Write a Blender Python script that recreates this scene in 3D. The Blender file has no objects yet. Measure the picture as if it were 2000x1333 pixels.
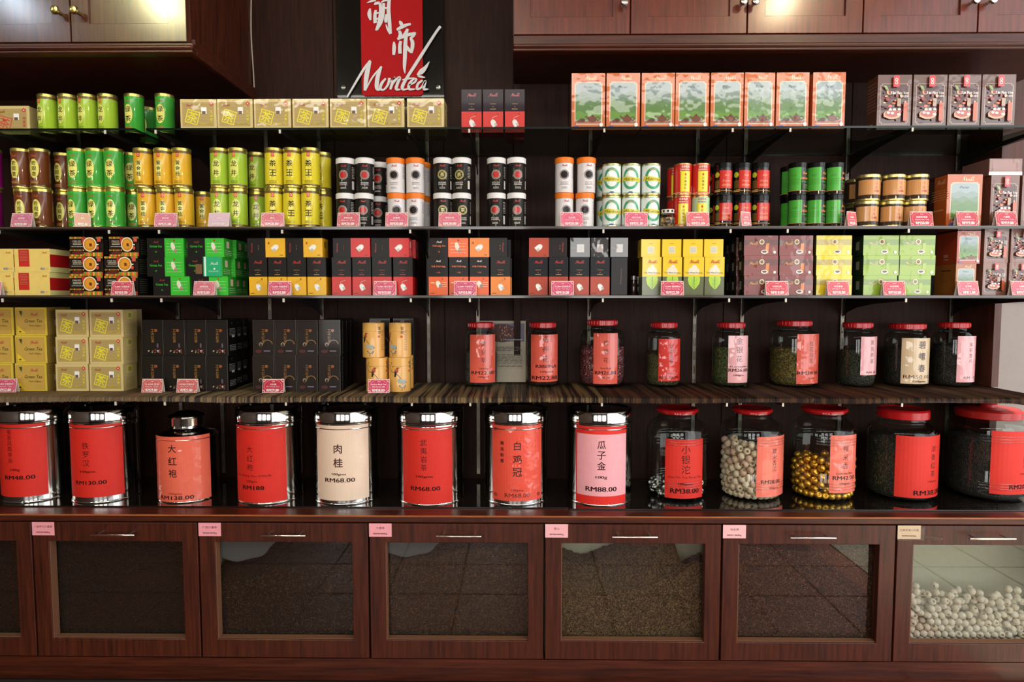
import bpy, bmesh, math, random
import numpy as np
from mathutils import Matrix, Vector

random.seed(7)
rng = np.random.default_rng(7)
PI = math.pi
S = bpy.context.scene
COL = S.collection

# ------------------------------------------------------------------ camera
CAM_D, CAM_Z, FPX = 1.95, 1.21, 1250.0
TILT, YAW = math.radians(3.55), math.radians(0.67)
cam_data = bpy.data.cameras.new('camera')
cam_data.sensor_width = 36.0
cam_data.lens = FPX / 2000.0 * 36.0
cam_data.clip_start = 0.05
cam = bpy.data.objects.new('camera', cam_data)
cam.location = (0, -CAM_D, CAM_Z)
cam.rotation_euler = (PI / 2 - TILT, 0, YAW)
COL.objects.link(cam)
S.camera = cam

# ------------------------------------------------------------------ world, lights, exposure
S.view_settings.view_transform = 'Standard'
S.view_settings.look = 'None'
S.view_settings.gamma = 1.0
S.view_settings.use_curve_mapping = False
S.view_settings.exposure = -0.28
wd = bpy.data.worlds.new('world')
S.world = wd
wd.use_nodes = True
wd.node_tree.nodes['Background'].inputs[0].default_value = (0.94, 0.97, 1.0, 1)
wd.node_tree.nodes['Background'].inputs[1].default_value = 2.6


def area(name, loc, target, sx, sy, power, col):
    l = bpy.data.lights.new(name, 'AREA')
    l.shape = 'RECTANGLE'
    l.size, l.size_y, l.energy, l.color = sx, sy, power, col
    o = bpy.data.objects.new(name, l)
    o.location = loc
    o.rotation_euler = (Vector(target) - Vector(loc)).to_track_quat('-Z', 'Y').to_euler()
    COL.objects.link(o)
    return o


# daylight through the open shop front on the right, warm fluorescent rows on the ceiling, spots
area('daylight_opening', (2.5, -2.0, 1.35), (-0.2, 0.2, 0.9), 1.5, 2.2, 30, (0.95, 0.97, 1.0))
area('front_fill', (-1.7, -4.82, 1.5), (-0.6, 0.2, 0.9), 0.9, 1.5, 26, (1.0, 0.98, 0.94))  # added low fill lamps behind the viewer, brightening jars and tins from the front
area('front_fill', (-0.38, -4.82, 1.5), (-0.2, 0.2, 0.9), 0.85, 1.5, 26, (1.0, 0.98, 0.94))
area('front_fill', (1.0, -4.82, 1.5), (0.5, 0.2, 0.9), 0.9, 1.5, 26, (1.0, 0.98, 0.94))
sun = bpy.data.lights.new('sun', 'SUN')
sun.energy, sun.angle, sun.color = 9.0, 0.01, (1.0, 0.96, 0.88)
sun_o = bpy.data.objects.new('sun', sun)
sun_o.location = (3, 0, 6)
sun_o.rotation_euler = Vector((-0.205, 0.0, -1.0)).to_track_quat('-Z', 'Y').to_euler()
COL.objects.link(sun_o)
area('ceiling_tube', (-0.9, -2.3, 2.68), (-0.9, -0.2, 0.9), 2.4, 0.30, 22, (1.0, 0.95, 0.84))
area('ceiling_tube', (1.2, -2.3, 2.68), (1.2, -0.2, 0.9), 1.8, 0.30, 13, (1.0, 0.93, 0.84))
for sx_, sy_, sp_, sc_ in ((-2.55, -1.5, 10, (0.72, 0.86, 1.0)), (-1.80, -1.5, 20, (1.0, 0.95, 0.50)), (-0.3, -1.4, 8, (1.0, 0.90, 0.72)),
                           (1.32, -1.27, 15, (1.0, 0.76, 0.46))):
    l = bpy.data.lights.new('ceiling_spot', 'SPOT')
    l.energy, l.color, l.spot_size, l.spot_blend, l.shadow_soft_size = sp_ * 2.2, sc_, 1.75, 0.6, 0.04
    o = bpy.data.objects.new('ceiling_spot', l)
    o.location = (sx_, sy_, 2.72)
    o.rotation_euler = (Vector((sx_, 0.0, 1.2)) - o.location).to_track_quat('-Z', 'Y').to_euler()
    COL.objects.link(o)

# ------------------------------------------------------------------ view geometry: turns a pixel into a point on a real plane
_ct, _st, _cy, _sy = math.cos(TILT), math.sin(TILT), math.cos(-YAW), math.sin(-YAW)
VM = (np.array([[1, 0, 0], [0, _ct, -_st], [0, _st, _ct]]) @ np.array([[_cy, 0, -_sy], [0, 1, 0], [_sy, 0, _cy]])
      @ np.array([[1, 0, 0], [0, 0, -1], [0, 1, 0]], float))


def at(px, py, Y):
    v = VM.T @ np.array([px - 1000, py - 666.5, FPX])
    s = (Y + CAM_D) / v[1]
    return Vector((v[0] * s, Y, CAM_Z + v[2] * s))


def atx(px, Y, z):
    a, b = VM[:, 0], VM @ np.array([0, Y + CAM_D, z - CAM_Z])
    k = (px - 1000) / FPX
    return float((k * b[2] - b[0]) / (a[0] - k * a[2]))


def m(px, Y):
    return px * (Y + CAM_D) / FPX


Z1, Z2, Z3, Z4, ZC = [CAM_Z + d for d in (0.5211, 0.2267, 0.0186, -0.2918, -0.6553)]
YW = 0.39                                   # the panelled wall behind the shelves

# ------------------------------------------------------------------ materials


def lin(h):
    h = h.lstrip('#')
    c = [int(h[i:i + 2], 16) / 255 for i in (0, 2, 4)]
    return tuple(v / 12.92 if v <= 0.04045 else ((v + 0.055) / 1.055) ** 2.4 for v in c) + (1,)


_mats = {}


def mat(h, rough=0.45, metal=0.0, coat=0.0, film=0.0, spec=0.3):
    k = (h, rough, metal, coat, film, spec)
    if k in _mats:
        return _mats[k]
    if sum(lin(h)[:3]) < 0.06 and not metal and not film and rough > 0.2:
        spec, coat, rough = 0.15, coat * 0.35, max(rough, 0.4)      # matt black board
    mt = bpy.data.materials.new('paint_' + h.strip('#'))
    mt.use_nodes = True
    nt = mt.node_tree
    b = nt.nodes['Principled BSDF']
    b.inputs['Base Color'].default_value = lin(h)
    b.inputs['Roughness'].default_value = rough
    b.inputs['Metallic'].default_value = metal
    b.inputs['Specular IOR Level'].default_value = spec
    b.inputs['Coat Weight'].default_value = coat
    b.inputs['Coat Roughness'].default_value = 0.06
    # slight unevenness of the printed or painted surface
    tc = nt.nodes.new('ShaderNodeTexCoord')
    nz = nt.nodes.new('ShaderNodeTexNoise')
    nz.inputs['Scale'].default_value = 17 if film else 60
    nz.inputs['Detail'].default_value = 2
    nt.links.new(tc.outputs['Object'], nz.inputs['Vector'])
    mx = nt.nodes.new('ShaderNodeMix')
    mx.data_type = 'RGBA'
    mx.blend_type = 'MULTIPLY'
    mx.inputs[0].default_value = 0.05 if film else 0.12
    mx.inputs[6].default_value = lin(h)
    nt.links.new(nz.outputs['Fac'], mx.inputs[7])
    nt.links.new(mx.outputs[2], b.inputs['Base Color'])
    if film:
        b.inputs['Coat Weight'].default_value = 1.0
        b.inputs['Coat IOR'].default_value = 1.5
        b.inputs['Coat Roughness'].default_value = 0.05
        bp = nt.nodes.new('ShaderNodeBump')
        bp.inputs['Strength'].default_value = film * 0.6
        bp.inputs['Distance'].default_value = 0.02
        oi = nt.nodes.new('ShaderNodeObjectInfo')
        ad = nt.nodes.new('ShaderNodeVectorMath')
        ad.operation = 'ADD'
        nt.links.new(tc.outputs['Object'], ad.inputs[0])
        nt.links.new(oi.outputs['Location'], ad.inputs[1])
        nt.links.new(ad.outputs[0], nz.inputs['Vector'])
        nt.links.new(nz.outputs['Fac'], bp.inputs['Height'])
        nt.links.new(bp.outputs['Normal'], b.inputs['Coat Normal'])
    _mats[k] = mt
    return mt


def wood(name, c1, c2, rough=0.3, axis='X', coat=0.25):
    mt = bpy.data.materials.new(name)
    mt.use_nodes = True
    nt = mt.node_tree
    b = nt.nodes['Principled BSDF']
    tc = nt.nodes.new('ShaderNodeTexCoord')
    mp = nt.nodes.new('ShaderNodeMapping')
    mp.inputs['Scale'].default_value = {'X': (1.2, 14, 22), 'Z': (22, 14, 1.2), 'Y': (22, 1.2, 14)}[axis]
    nz = nt.nodes.new('ShaderNodeTexNoise')
    nz.inputs['Scale'].default_value = 5
    nz.inputs['Detail'].default_value = 6
    nz.inputs['Roughness'].default_value = 0.65
    cr = nt.nodes.new('ShaderNodeValToRGB')
    cr.color_ramp.elements[0].position, cr.color_ramp.elements[1].position = 0.3, 0.72
    cr.color_ramp.elements[0].color, cr.color_ramp.elements[1].color = lin(c1), lin(c2)
    nt.links.new(tc.outputs['Object'], mp.inputs[0])
    nt.links.new(mp.outputs[0], nz.inputs['Vector'])
    nt.links.new(nz.outputs['Fac'], cr.inputs[0])
    nt.links.new(cr.outputs[0], b.inputs['Base Color'])
    n2 = nt.nodes.new('ShaderNodeTexNoise')
    n2.inputs['Scale'].default_value = 9
    rr = nt.nodes.new('ShaderNodeMapRange')
    rr.inputs['To Min'].default_value, rr.inputs['To Max'].default_value = rough - 0.06, rough + 0.1
    nt.links.new(tc.outputs['Object'], n2.inputs['Vector'])
    nt.links.new(n2.outputs['Fac'], rr.inputs[0])
    nt.links.new(rr.outputs[0], b.inputs['Roughness'])
    b.inputs['Coat Weight'].default_value = coat
    b.inputs['Specular IOR Level'].default_value = 0.35 if coat else 0.15
    b.inputs['Coat Roughness'].default_value = 0.18
    bp = nt.nodes.new('ShaderNodeBump')
    bp.inputs['Strength'].default_value = 0.12
    bp.inputs['Distance'].default_value = 0.001
    nt.links.new(nz.outputs['Fac'], bp.inputs['Height'])
    nt.links.new(bp.outputs['Normal'], b.inputs['Normal'])
    return mt


def glass(name, tint, ior=1.45, rough=0.02, bump=0.0):
    mt = bpy.data.materials.new(name)
    mt.use_nodes = True
    nt = mt.node_tree
    nt.nodes.remove(nt.nodes['Principled BSDF'])
    out = nt.nodes['Material Output']
    tr = nt.nodes.new('ShaderNodeBsdfTransparent')
    tr.inputs[0].default_value = lin(tint)
    gl = nt.nodes.new('ShaderNodeBsdfGlossy')
    gl.inputs['Roughness'].default_value = rough
    fr = nt.nodes.new('ShaderNodeFresnel')
    # one thin sheet: the same reflectance seen from either face
    ge = nt.nodes.new('ShaderNodeNewGeometry')
    im = nt.nodes.new('ShaderNodeMapRange')
    im.inputs['To Min'].default_value, im.inputs['To Max'].default_value = ior, 1 / ior
    nt.links.new(ge.outputs['Backfacing'], im.inputs[0])
    nt.links.new(im.outputs[0], fr.inputs['IOR'])
    mx = nt.nodes.new('ShaderNodeMixShader')
    nt.links.new(fr.outputs[0], mx.inputs[0])
    nt.links.new(tr.outputs[0], mx.inputs[1])
    nt.links.new(gl.outputs[0], mx.inputs[2])
    nt.links.new(mx.outputs[0], out.inputs[0])
    if bump:
        nz = nt.nodes.new('ShaderNodeTexNoise')
        nz.inputs['Scale'].default_value = 22
        bp = nt.nodes.new('ShaderNodeBump')
        bp.inputs['Strength'].default_value = bump
        bp.inputs['Distance'].default_value = 0.01
        nt.links.new(nz.outputs['Fac'], bp.inputs['Height'])
        nt.links.new(bp.outputs['Normal'], gl.inputs['Normal'])
        nt.links.new(bp.outputs['Normal'], fr.inputs['Normal'])
    return mt


def speckle(name, cols, scale=160, rough=0.8, bump=0.8):
    """Loose dried leaf: short flecks of several colours."""
    mt = bpy.data.materials.new(name)
    mt.use_nodes = True
    nt = mt.node_tree
    b = nt.nodes['Principled BSDF']
    tc = nt.nodes.new('ShaderNodeTexCoord')
    vo = nt.nodes.new('ShaderNodeTexVoronoi')
    vo.inputs['Scale'].default_value = scale
    cr = nt.nodes.new('ShaderNodeValToRGB')
    cr.color_ramp.interpolation = 'CONSTANT'
    el = cr.color_ramp.elements
    el[0].color = lin(cols[0])
    el[1].position = 1 / len(cols)
    el[1].color = lin(cols[1])
    for i, c in enumerate(cols[2:]):
        e = el.new((i + 2) / len(cols))
        e.color = lin(c)
    sp = nt.nodes.new('ShaderNodeSeparateColor')
    nt.links.new(tc.outputs['Object'], vo.inputs['Vector'])
    nt.links.new(vo.outputs['Color'], sp.inputs[0])
    nt.links.new(sp.outputs[0], cr.inputs[0])
    nt.links.new(cr.outputs[0], b.inputs['Base Color'])
    b.inputs['Roughness'].default_value = rough
    bp = nt.nodes.new('ShaderNodeBump')
    bp.inputs['Strength'].default_value = bump
    bp.inputs['Distance'].default_value = 0.004
    nt.links.new(vo.outputs['Distance'], bp.inputs['Height'])
    nt.links.new(bp.outputs['Normal'], b.inputs['Normal'])
    return mt


W_H = wood('mahogany_along', '#280e07', '#542412', 0.34, 'X', 0.12)
W_V = wood('mahogany_upright', '#260e07', '#522312', 0.36, 'Z', 0.1)
W_CAB = wood('mahogany_cabinet_door', '#3a1c10', '#5c3018', 0.3, 'Z', 0.8)
W_PANEL = wood('dark_wall_panelling', '#1f0f09', '#351a0f', 0.55, 'Z', 0.0)
W_EDGE = wood('pale_counter_edge', '#7a3e1e', '#a86432', 0.35, 'X')
M_SHELF = mat('#15110f', 0.16, 0, 0.6)
M_BLACK = mat('#0b0a0a', 0.3)
M_METAL = mat('#57524c', 0.3, 1.0)
M_TIN = mat('#d9d7d2', 0.11, 1.0)
M_TINLID = mat('#dad7d0', 0.08, 1.0)
M_CHROME = mat('#c8c4bc', 0.15, 1.0)
M_GOLD = mat('#c9b56a', 0.2, 1.0)
M_GLASS = glass('jar_glass', '#eef2ee', 1.5)
M_SHELFGLASS = glass('shelf_glass', '#c0cdc4', 1.5)
M_PANE = glass('bin_pane', '#dad9d2', 1.6)
M_GEDGE = mat('#0c1512', 0.15)
M_RED = mat('#c4161a', 0.28, 0, 0.4)

# ------------------------------------------------------------------ mesh helpers


def link(o, parent=None):
    COL.objects.link(o)
    if parent is not None:
        o.parent = parent
    return o


def finish(bm, name, mats, parent=None, smooth=False, recalc=True):
    if recalc:
        bmesh.ops.recalc_face_normals(bm, faces=bm.faces)
    if smooth:
        for f in bm.faces:
            f.smooth = True
    me = bpy.data.meshes.new(name)
    bm.to_mesh(me)
    bm.free()
    for x in (mats if isinstance(mats, (list, tuple)) else [mats]):
        me.materials.append(x)
    if smooth:
        try:
            me.set_sharp_from_angle(angle=math.radians(38))
        except Exception:
            pass
    return link(bpy.data.objects.new(name, me), parent)


def box(bm, x0, x1, y0, y1, z0, z1, mi=0, bev=0.0):
    r = bmesh.ops.create_cube(bm, size=1)
    vs = r['verts']
    for v in vs:
        v.co = Vector(((x0 + x1) / 2 + v.co.x * (x1 - x0), (y0 + y1) / 2 + v.co.y * (y1 - y0), (z0 + z1) / 2 + v.co.z * (z1 - z0)))
    fs = list({f for v in vs for f in v.link_faces})
    for f in fs:
        f.material_index = mi
    if bev:
        es = list({e for v in vs for e in v.link_edges})
        bmesh.ops.bevel(bm, geom=es, offset=bev, segments=1, affect='EDGES', profile=0.5)
    return vs


def box_obj(name, dims, mt, parent=None, bev=0.0):
    bm = bmesh.new()
    box(bm, *dims, bev=bev)
    return finish(bm, name, mt, parent)


def lathe(bm, prof, n=40, mi=0, close=True, dx=0.0, dy=0.0):
    """prof: (r, z) from the bottom up; vertex k sits at angle k*2pi/n from the -y axis."""
    rings = []
    for r, z in prof:
        if r < 1e-6:
            rings.append([bm.verts.new((dx, dy, z))])
        else:
            rings.append([bm.verts.new((dx + r * math.sin(2 * PI * k / n), dy - r * math.cos(2 * PI * k / n), z)) for k in range(n)])
    for a, b in zip(rings, rings[1:]):
        for k in range(n):
            k2 = (k + 1) % n
            if len(a) == 1 and len(b) == 1:
                continue
            if len(a) == 1:
                f = bm.faces.new((a[0], b[k2], b[k]))
            elif len(b) == 1:
                f = bm.faces.new((a[k], a[k2], b[0]))
            else:
                f = bm.faces.new((a[k], a[k2], b[k2], b[k]))
            f.material_index = mi
    if close:
        for rg, fl in ((rings[0], True), (rings[-1], False)):
            if len(rg) > 1:
                f = bm.faces.new(rg[::-1] if fl else rg)
                f.material_index = mi


def tag(o, label=None, cat=None, group=None, kind=None):
    if label:
        o['label'] = label
    if cat:
        o['category'] = cat
    if group:
        o['group'] = group
    if kind:
        o['kind'] = kind
    return o


def dup(o, parent=None):
    c = o.copy()
    COL.objects.link(c)
    c.parent = parent
    for ch in o.children:
        dup(ch, c)
    return c


# ------------------------------------------------------------------ flat print: lettering, emblems and coloured fields
_glyphs = {}
_tc = bpy.data.curves.new('lettering', 'FONT')
_to = bpy.data.objects.new('lettering', _tc)


def glyphs(s, bold=0.0):
    k = (s, bold)
    if k in _glyphs:
        return _glyphs[k]
    COL.objects.link(_to)
    _tc.body = s
    _tc.resolution_u = 2
    _tc.offset = bold
    _tc.align_x = 'LEFT'
    bpy.context.view_layer.update()
    dg = bpy.context.evaluated_depsgraph_get()
    ev = _to.evaluated_get(dg)
    me = ev.to_mesh()
    v = np.array([(q.co.x, q.co.y) for q in me.vertices]) if len(me.vertices) else np.zeros((0, 2))
    f = [tuple(p.vertices) for p in me.polygons]
    ev.to_mesh_clear()
    COL.objects.unlink(_to)
    if len(v):
        v = v - v.min(0)
    _glyphs[k] = (v, f)
    return _glyphs[k]


def catmull(pts, n=6):
    if len(pts) < 3:
        return [tuple(p) for p in pts]
    P_ = [pts[0]] + list(pts) + [pts[-1]]
    out = []
    for i in range(1, len(P_) - 2):
        p0, p1, p2, p3 = [np.array(q, float) for q in P_[i - 1:i + 3]]
        for j in range(n):
            t = j / n
            out.append(tuple(0.5 * ((2 * p1) + (-p0 + p2) * t + (2 * p0 - 5 * p1 + 4 * p2 - p3) * t * t + (-p0 + 3 * p1 - 3 * p2 + p3) * t ** 3)))
    out.append(tuple(P_[-2]))
    return out


class Print:
    """Coloured shapes on a field W x H metres; coordinates run 0..1 both ways."""

    def __init__(s, W, H):
        s.W, s.H, s.items, s.n = W, H, [], 0

    def raw(s, vs, fs, col):
        s.n += 1
        s.items.append((np.array(vs, float), fs, col, s.n))
        return s

    def poly(s, pts, col):
        return s.raw([(x * s.W, y * s.H) for x, y in pts], [tuple(range(len(pts)))], col)

    def rect(s, x0, y0, x1, y1, col):
        return s.poly([(x0, y0), (x1, y0), (x1, y1), (x0, y1)], col)

    def ell(s, cx, cy, rx, ry=None, col='#ffffff', n=20, rot=0):
        # rx is a share of W; without ry the shape is round
        a = rx * s.W
        b = a if ry is None else ry * s.H
        cr, sr = math.cos(rot), math.sin(rot)
        p = []
        for k in range(n):
            u, v = a * math.cos(2 * PI * k / n), b * math.sin(2 * PI * k / n)
            p.append((cx * s.W + u * cr - v * sr, cy * s.H + u * sr + v * cr))
        return s.raw(p, [tuple(range(n))], col)

    def ring(s, cx, cy, rx, w, col, ry=None, n=24, a0=0, a1=2 * PI, rot=0):
        a = rx * s.W
        b = a if ry is None else ry * s.H
        t = w * s.W
        vs, fs = [], []
        for k in range(n + 1):
            q = a0 + (a1 - a0) * k / n
            for d in (0, t):
                vs.append((cx * s.W + (a - d) * math.cos(q + rot), cy * s.H + (b - d) * math.sin(q + rot)))
        for k in range(n):
            fs.append((2 * k, 2 * k + 2, 2 * k + 3, 2 * k + 1))
        return s.raw(vs, fs, col)

    def text(s, t, cx, cy, h, col, w=None, bold=0.0, rot=0, italic=0):
        if ord(t[0]) < 256:
            if bold > 0.015 and not rot:
                dx = 0.10 * h * s.H / s.W
                s.text(t, cx - dx / 2, cy, h, col, w, 0.0, 0, italic)
                s.n -= 1
                cx += dx / 2
            bold = 0.0
        bold = min(bold, 0.016)
        v, f = glyphs(t, bold)
        if not len(v):
            return s
        hh = v[:, 1].max()
        k = h * s.H / hh
        kx = k if w is None else w * s.W / v[:, 0].max()
        q = v * [kx, k]
        q = q - [q[:, 0].max() / 2, q[:, 1].max() / 2]
        q[:, 0] += q[:, 1] * italic
        cr, sr = math.cos(rot), math.sin(rot)
        q = np.stack([q[:, 0] * cr - q[:, 1] * sr, q[:, 0] * sr + q[:, 1] * cr], 1)
        return s.raw(q + [cx * s.W, cy * s.H], f, col)

    def vtext(s, t, cx, ytop, ybot, h, col, bold=0.0, w=None):
        n = len(t)
        for i, ch in enumerate(t):
            y = ytop - h / 2 - (ytop - ybot - h) * (i / max(1, n - 1))
            s.text(ch, cx, y, h, col, w=w, bold=bold)
            s.n -= 1
        s.n += 1
        return s

    def stroke(s, pts, col, sc=1.0, ox=0.0, oy=0.0, n=5):
        """pts: (x, y, width) in the same share-of-W units on both axes, y measured up from oy."""
        p = catmull([(a, b, w) for a, b, w in pts], n)
        vs, fs = [], []
        for i, (x, y, w) in enumerate(p):
            a = p[max(0, i - 1)]
            b = p[min(len(p) - 1, i + 1)]
            dx, dy = b[0] - a[0], b[1] - a[1]
            L = math.hypot(dx, dy) or 1
            nx, ny = -dy / L * w / 2, dx / L * w / 2
            for q in (1, -1):
                vs.append(((ox + sc * (x + q * nx)) * s.W, oy * s.H + sc * (y + q * ny) * s.W))
        for i in range(len(p) - 1):
            fs.append((2 * i, 2 * i + 1, 2 * i + 3, 2 * i + 2))
        return s.raw(vs, fs, col)

    def lines(s, x0, y0, x1, y1, n, col, th=0.3):
        """Small print too fine to read: rows of short dashes."""
        vs, fs = [], []
        r = random.Random(n * 31 + int(x0 * 100))
        for i in range(n):
            y = y1 - (y1 - y0) * (i + 0.5) / n
            hh = (y1 - y0) / n * th
            x = x0
            while x < x1 - 0.01:
                w = min(x1 - x, (x1 - x0) * r.uniform(0.08, 0.22))
                b = len(vs)
                vs += [(x * s.W, (y - hh) * s.H), ((x + w) * s.W, (y - hh) * s.H), ((x + w) * s.W, (y + hh) * s.H), (x * s.W, (y + hh) * s.H)]
                fs.append((b, b + 1, b + 2, b + 3))
                x += w + (x1 - x0) * 0.03
        return s.raw(vs, fs, col)

    def logo(s, cx, cy, w, col):
        """The running-hand shop mark."""
        k = w / 1150.0
        for st in MARK:
            st = [q for q in st if q[1] > 700]
            s.stroke([((x - 700) * k, (1000 - y) * k, ww * k * 1.25) for x, y, ww in st], col, 1.0, cx, cy, n=3)
            s.n -= 1
        s.n += 1
        return s

    def build(s, name, parent, fn=None, r=None, a_mid=0.0, seg=40, film=0.0, rough=0.45, coat=0.0, y=0.0, z=0.0, eps=0.00012, side=0, metal=0.0):
        """Flat on the plane y (facing -y), or wrapped round a cylinder of radius r. side: 1 / -1 lays it on the +x / -x face at |x| = y."""
        bm = bmesh.new()
        lay = bm.verts.layers.float.new('h')
        cols, idx = [], {}
        for vs, fs, col, n in s.items:
            if col not in idx:
                idx[col] = len(cols)
                cols.append(mat(col, rough, metal, coat, film))
            bv = []
            for a, b in vs:
                v = bm.verts.new((a - s.W / 2, b, 0))
                v[lay] = n
                bv.append(v)
            for f in fs:
                try:
                    q = bm.faces.new([bv[i] for i in f])
                    q.material_index = idx[col]
                except ValueError:
                    pass
        if r:
            st = 2 * PI / seg
            k0 = math.floor((a_mid - s.W / 2 / r) / st)
            k1 = math.ceil((a_mid + s.W / 2 / r) / st)
            for k in range(k0, k1 + 1):
                u = (k * st - a_mid) * r
                bmesh.ops.bisect_plane(bm, geom=bm.verts[:] + bm.edges[:] + bm.faces[:], plane_co=(u, 0, 0), plane_no=(1, 0, 0))
        for v in bm.verts:
            u, w, h = v.co.x, v.co.y, v[lay] if v[lay] > 0 else 1
            e = eps * h
            if r:
                a = a_mid + u / r
                # stay on the flat facet between two of the cylinder's corners
                kk = math.floor(a / st + 1e-6)
                t = a / st - kk
                t = 0 if t < 1e-4 else t
                a0, a1 = kk * st, (kk + 1) * st
                rr = r + e
                v.co = Vector((rr * (math.sin(a0) * (1 - t) + math.sin(a1) * t), -rr * (math.cos(a0) * (1 - t) + math.cos(a1) * t), z + w))
            elif side:
                v.co = Vector((side * (y + e), side * u, z + w))
            else:
                v.co = Vector((u, -(y + e), z + w))
        return finish(bm, name, cols, parent, recalc=False)


# the shop mark traced as brush strokes (x, y, width)
MARK = [
    [(185, 1265, 20), (390, 920, 30), (492, 790, 30)],
    [(482, 795, 40), (440, 980, 60), (418, 1180, 34)],
    [(425, 1172, 18), (520, 1000, 20), (638, 865, 22)],
    [(628, 870, 30), (585, 1000, 52), (572, 1140, 48), (610, 1175, 18)],
    [(690, 1022, 20), (640, 1080, 34), (618, 1150, 34), (662, 1168, 22), (718, 1100, 28), (738, 1015, 34)],
    [(738, 1075, 10), (790, 1030, 16), (808, 1012, 30), (772, 1090, 36), (748, 1165, 26)],
    [(765, 1115, 16), (830, 1030, 22), (872, 1012, 34), (842, 1090, 36), (826, 1158, 36), (880, 1165, 14)],
    [(1402, 342, 34), (1330, 440, 32), (1100, 800, 40), (960, 1020, 36), (908, 1120, 44), (915, 1165, 28), (985, 1155, 14)],
    [(900, 1042, 12), (980, 1024, 22), (1062, 1015, 12)],
    [(990, 1108, 14), (1060, 1075, 24), (1088, 1030, 22), (1045, 1034, 22), (994, 1100, 36), (996, 1160, 32), (1070, 1160, 14)],
    [(1170, 1045, 20), (1110, 1090, 30), (1096, 1158, 30), (1150, 1140, 22), (1205, 1055, 30), (1184, 1155, 34), (1245, 1160, 12)],
    [(1095, 975, 12), (1150, 935, 62), (1205, 880, 42), (1258, 800, 6)],
    [(1105, 985, 22), (1150, 1000, 26), (1200, 1010, 12)],
]

# ------------------------------------------------------------------ the room
def struct(o):
    o['kind'] = 'structure'
    return o


def brickfloor(name, c1, c2, mortar, scale):
    mt = bpy.data.materials.new(name)
    mt.use_nodes = True
    nt = mt.node_tree
    b = nt.nodes['Principled BSDF']
    oi = nt.nodes.new('ShaderNodeObjectInfo')
    tc = nt.nodes.new('ShaderNodeTexCoord')
    nz = nt.nodes.new('ShaderNodeTexNoise')
    nz.inputs['Scale'].default_value = 14
    nz.inputs['Detail'].default_value = 4
    mx = nt.nodes.new('ShaderNodeMix')
    mx.data_type = 'RGBA'
    mx.inputs[6].default_value, mx.inputs[7].default_value = lin(c1), lin(c2)
    ad = nt.nodes.new('ShaderNodeMath')
    ad.operation = 'MULTIPLY_ADD'
    ad.inputs[1].default_value = 0.5
    nt.links.new(tc.outputs['Object'], nz.inputs['Vector'])
    nt.links.new(oi.outputs['Random'], ad.inputs[0])
    nt.links.new(nz.outputs['Fac'], ad.inputs[2])
    nt.links.new(ad.outputs[0], mx.inputs[0])
    nt.links.new(mx.outputs[2], b.inputs['Base Color'])
    b.inputs['Roughness'].default_value = 0.4
    return mt


fl = struct(box_obj('floor', (-2.9, 4.4, -5.0, 0.5, -0.06, -0.008), mat('#3a2c26', 0.8)))
M_TERRA = brickfloor('terracotta_tile', '#7d3c28', '#9c5338', '#333', 1)
M_PAVE = brickfloor('pavement_tile', '#a39c84', '#c2baa0', '#333', 1)
tile_me = {}
TS = 0.30
for i in range(-9, 11):
    for j in range(0, 8):
        x, y = i * TS + 0.05, -0.005 - j * TS
        pave = x > 1.3
        if pave not in tile_me:
            bm = bmesh.new()
            box(bm, 0.004, TS - 0.004, -TS + 0.004, -0.004, -0.008, 0.0, bev=0.002)
            o = finish(bm, 'tile', M_PAVE if pave else M_TERRA, fl)
            tile_me[pave] = o.data
        else:
            o = link(bpy.data.objects.new('tile', tile_me[pave]), fl)
        o.location = (x, y, 0)

WX1 = at(1872, 660, YW).x                   # where the panelling ends on the right
wb = struct(box_obj('wall_back', (-2.75, WX1, YW, YW + 0.05, 0, 2.75), W_PANEL))
# board seams and battens of the panelling, each board its own piece
seam = [at(p, 300, YW).x for p in (-400, 200, 655, 867, 1003, 1110, 1418, 1660)] + [WX1]
for a, b in zip(seam, seam[1:]):
    box_obj('panel', (a + 0.0012, b - 0.0012, YW - 0.006, YW, ZC, 2.75), W_PANEL, wb, 0.001)
W_SIDE = wood('side_board', '#3a1c12', '#5a3020', 0.45, 'Z', 0.05)
side_board = None
for z0, z1 in ((0.0, ZC - 0.03), (ZC + 0.001, Z4 - 0.019), (Z4 + 0.002, Z3 - 0.0105), (Z3 + 0.0005, Z2 - 0.0105), (Z2 + 0.0005, Z1 - 0.0065), (Z1 + 0.0005, 1.80)):
    o = box_obj('trim_1', (WX1 + 0.001, WX1 + 0.024, YW - 0.17, YW + 0.055, z0, z1), W_SIDE)
    o['kind'] = 'structure'
M_WHITEWALL = mat('#958b86', 0.7)
struct(box_obj('wall_right', (WX1 + 0.026, 4.4, YW + 0.0, YW + 0.05, 0, Z3 - 0.02), M_WHITEWALL))
struct(box_obj('trim_6', (WX1 + 0.026, 4.4, YW - 0.01, YW + 0.05, Z3 - 0.0199, 2.75), W_SIDE))
struct(box_obj('wall_left', (-2.8, -2.751, -5.0, YW + 0.05, 0, 2.75), mat('#4b3a31', 0.7)))
struct(box_obj('ceiling', (-2.8, 2.0, -5.0, YW + 0.05, 2.75, 2.80), mat('#9a948a', 0.8)))
# the front of the shop behind the viewer: piers, a low wall and two openings onto the street
wf = bmesh.new()
for x0, x1, z0, z1 in ((-2.8, -2.2, 0, 2.75), (-1.2, -0.85, 0, 2.75), (0.1, 0.5, 0, 2.75), (1.5, 2.0, 0, 2.75), (-2.8, 2.0, 2.3, 2.75), (-2.2, 1.5, 0, 0.7)):
    box(wf, x0, x1, -5.0, -4.9, z0, z1)
struct(finish(wf, 'wall_front', mat('#4a3228', 0.6)))
struct(box_obj('trim_2', (1.9, 2.0, -4.9, -4.7, 0, 2.749), mat('#3b2018', 0.5)))

# ------------------------------------------------------------------ wall cabinets


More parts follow.
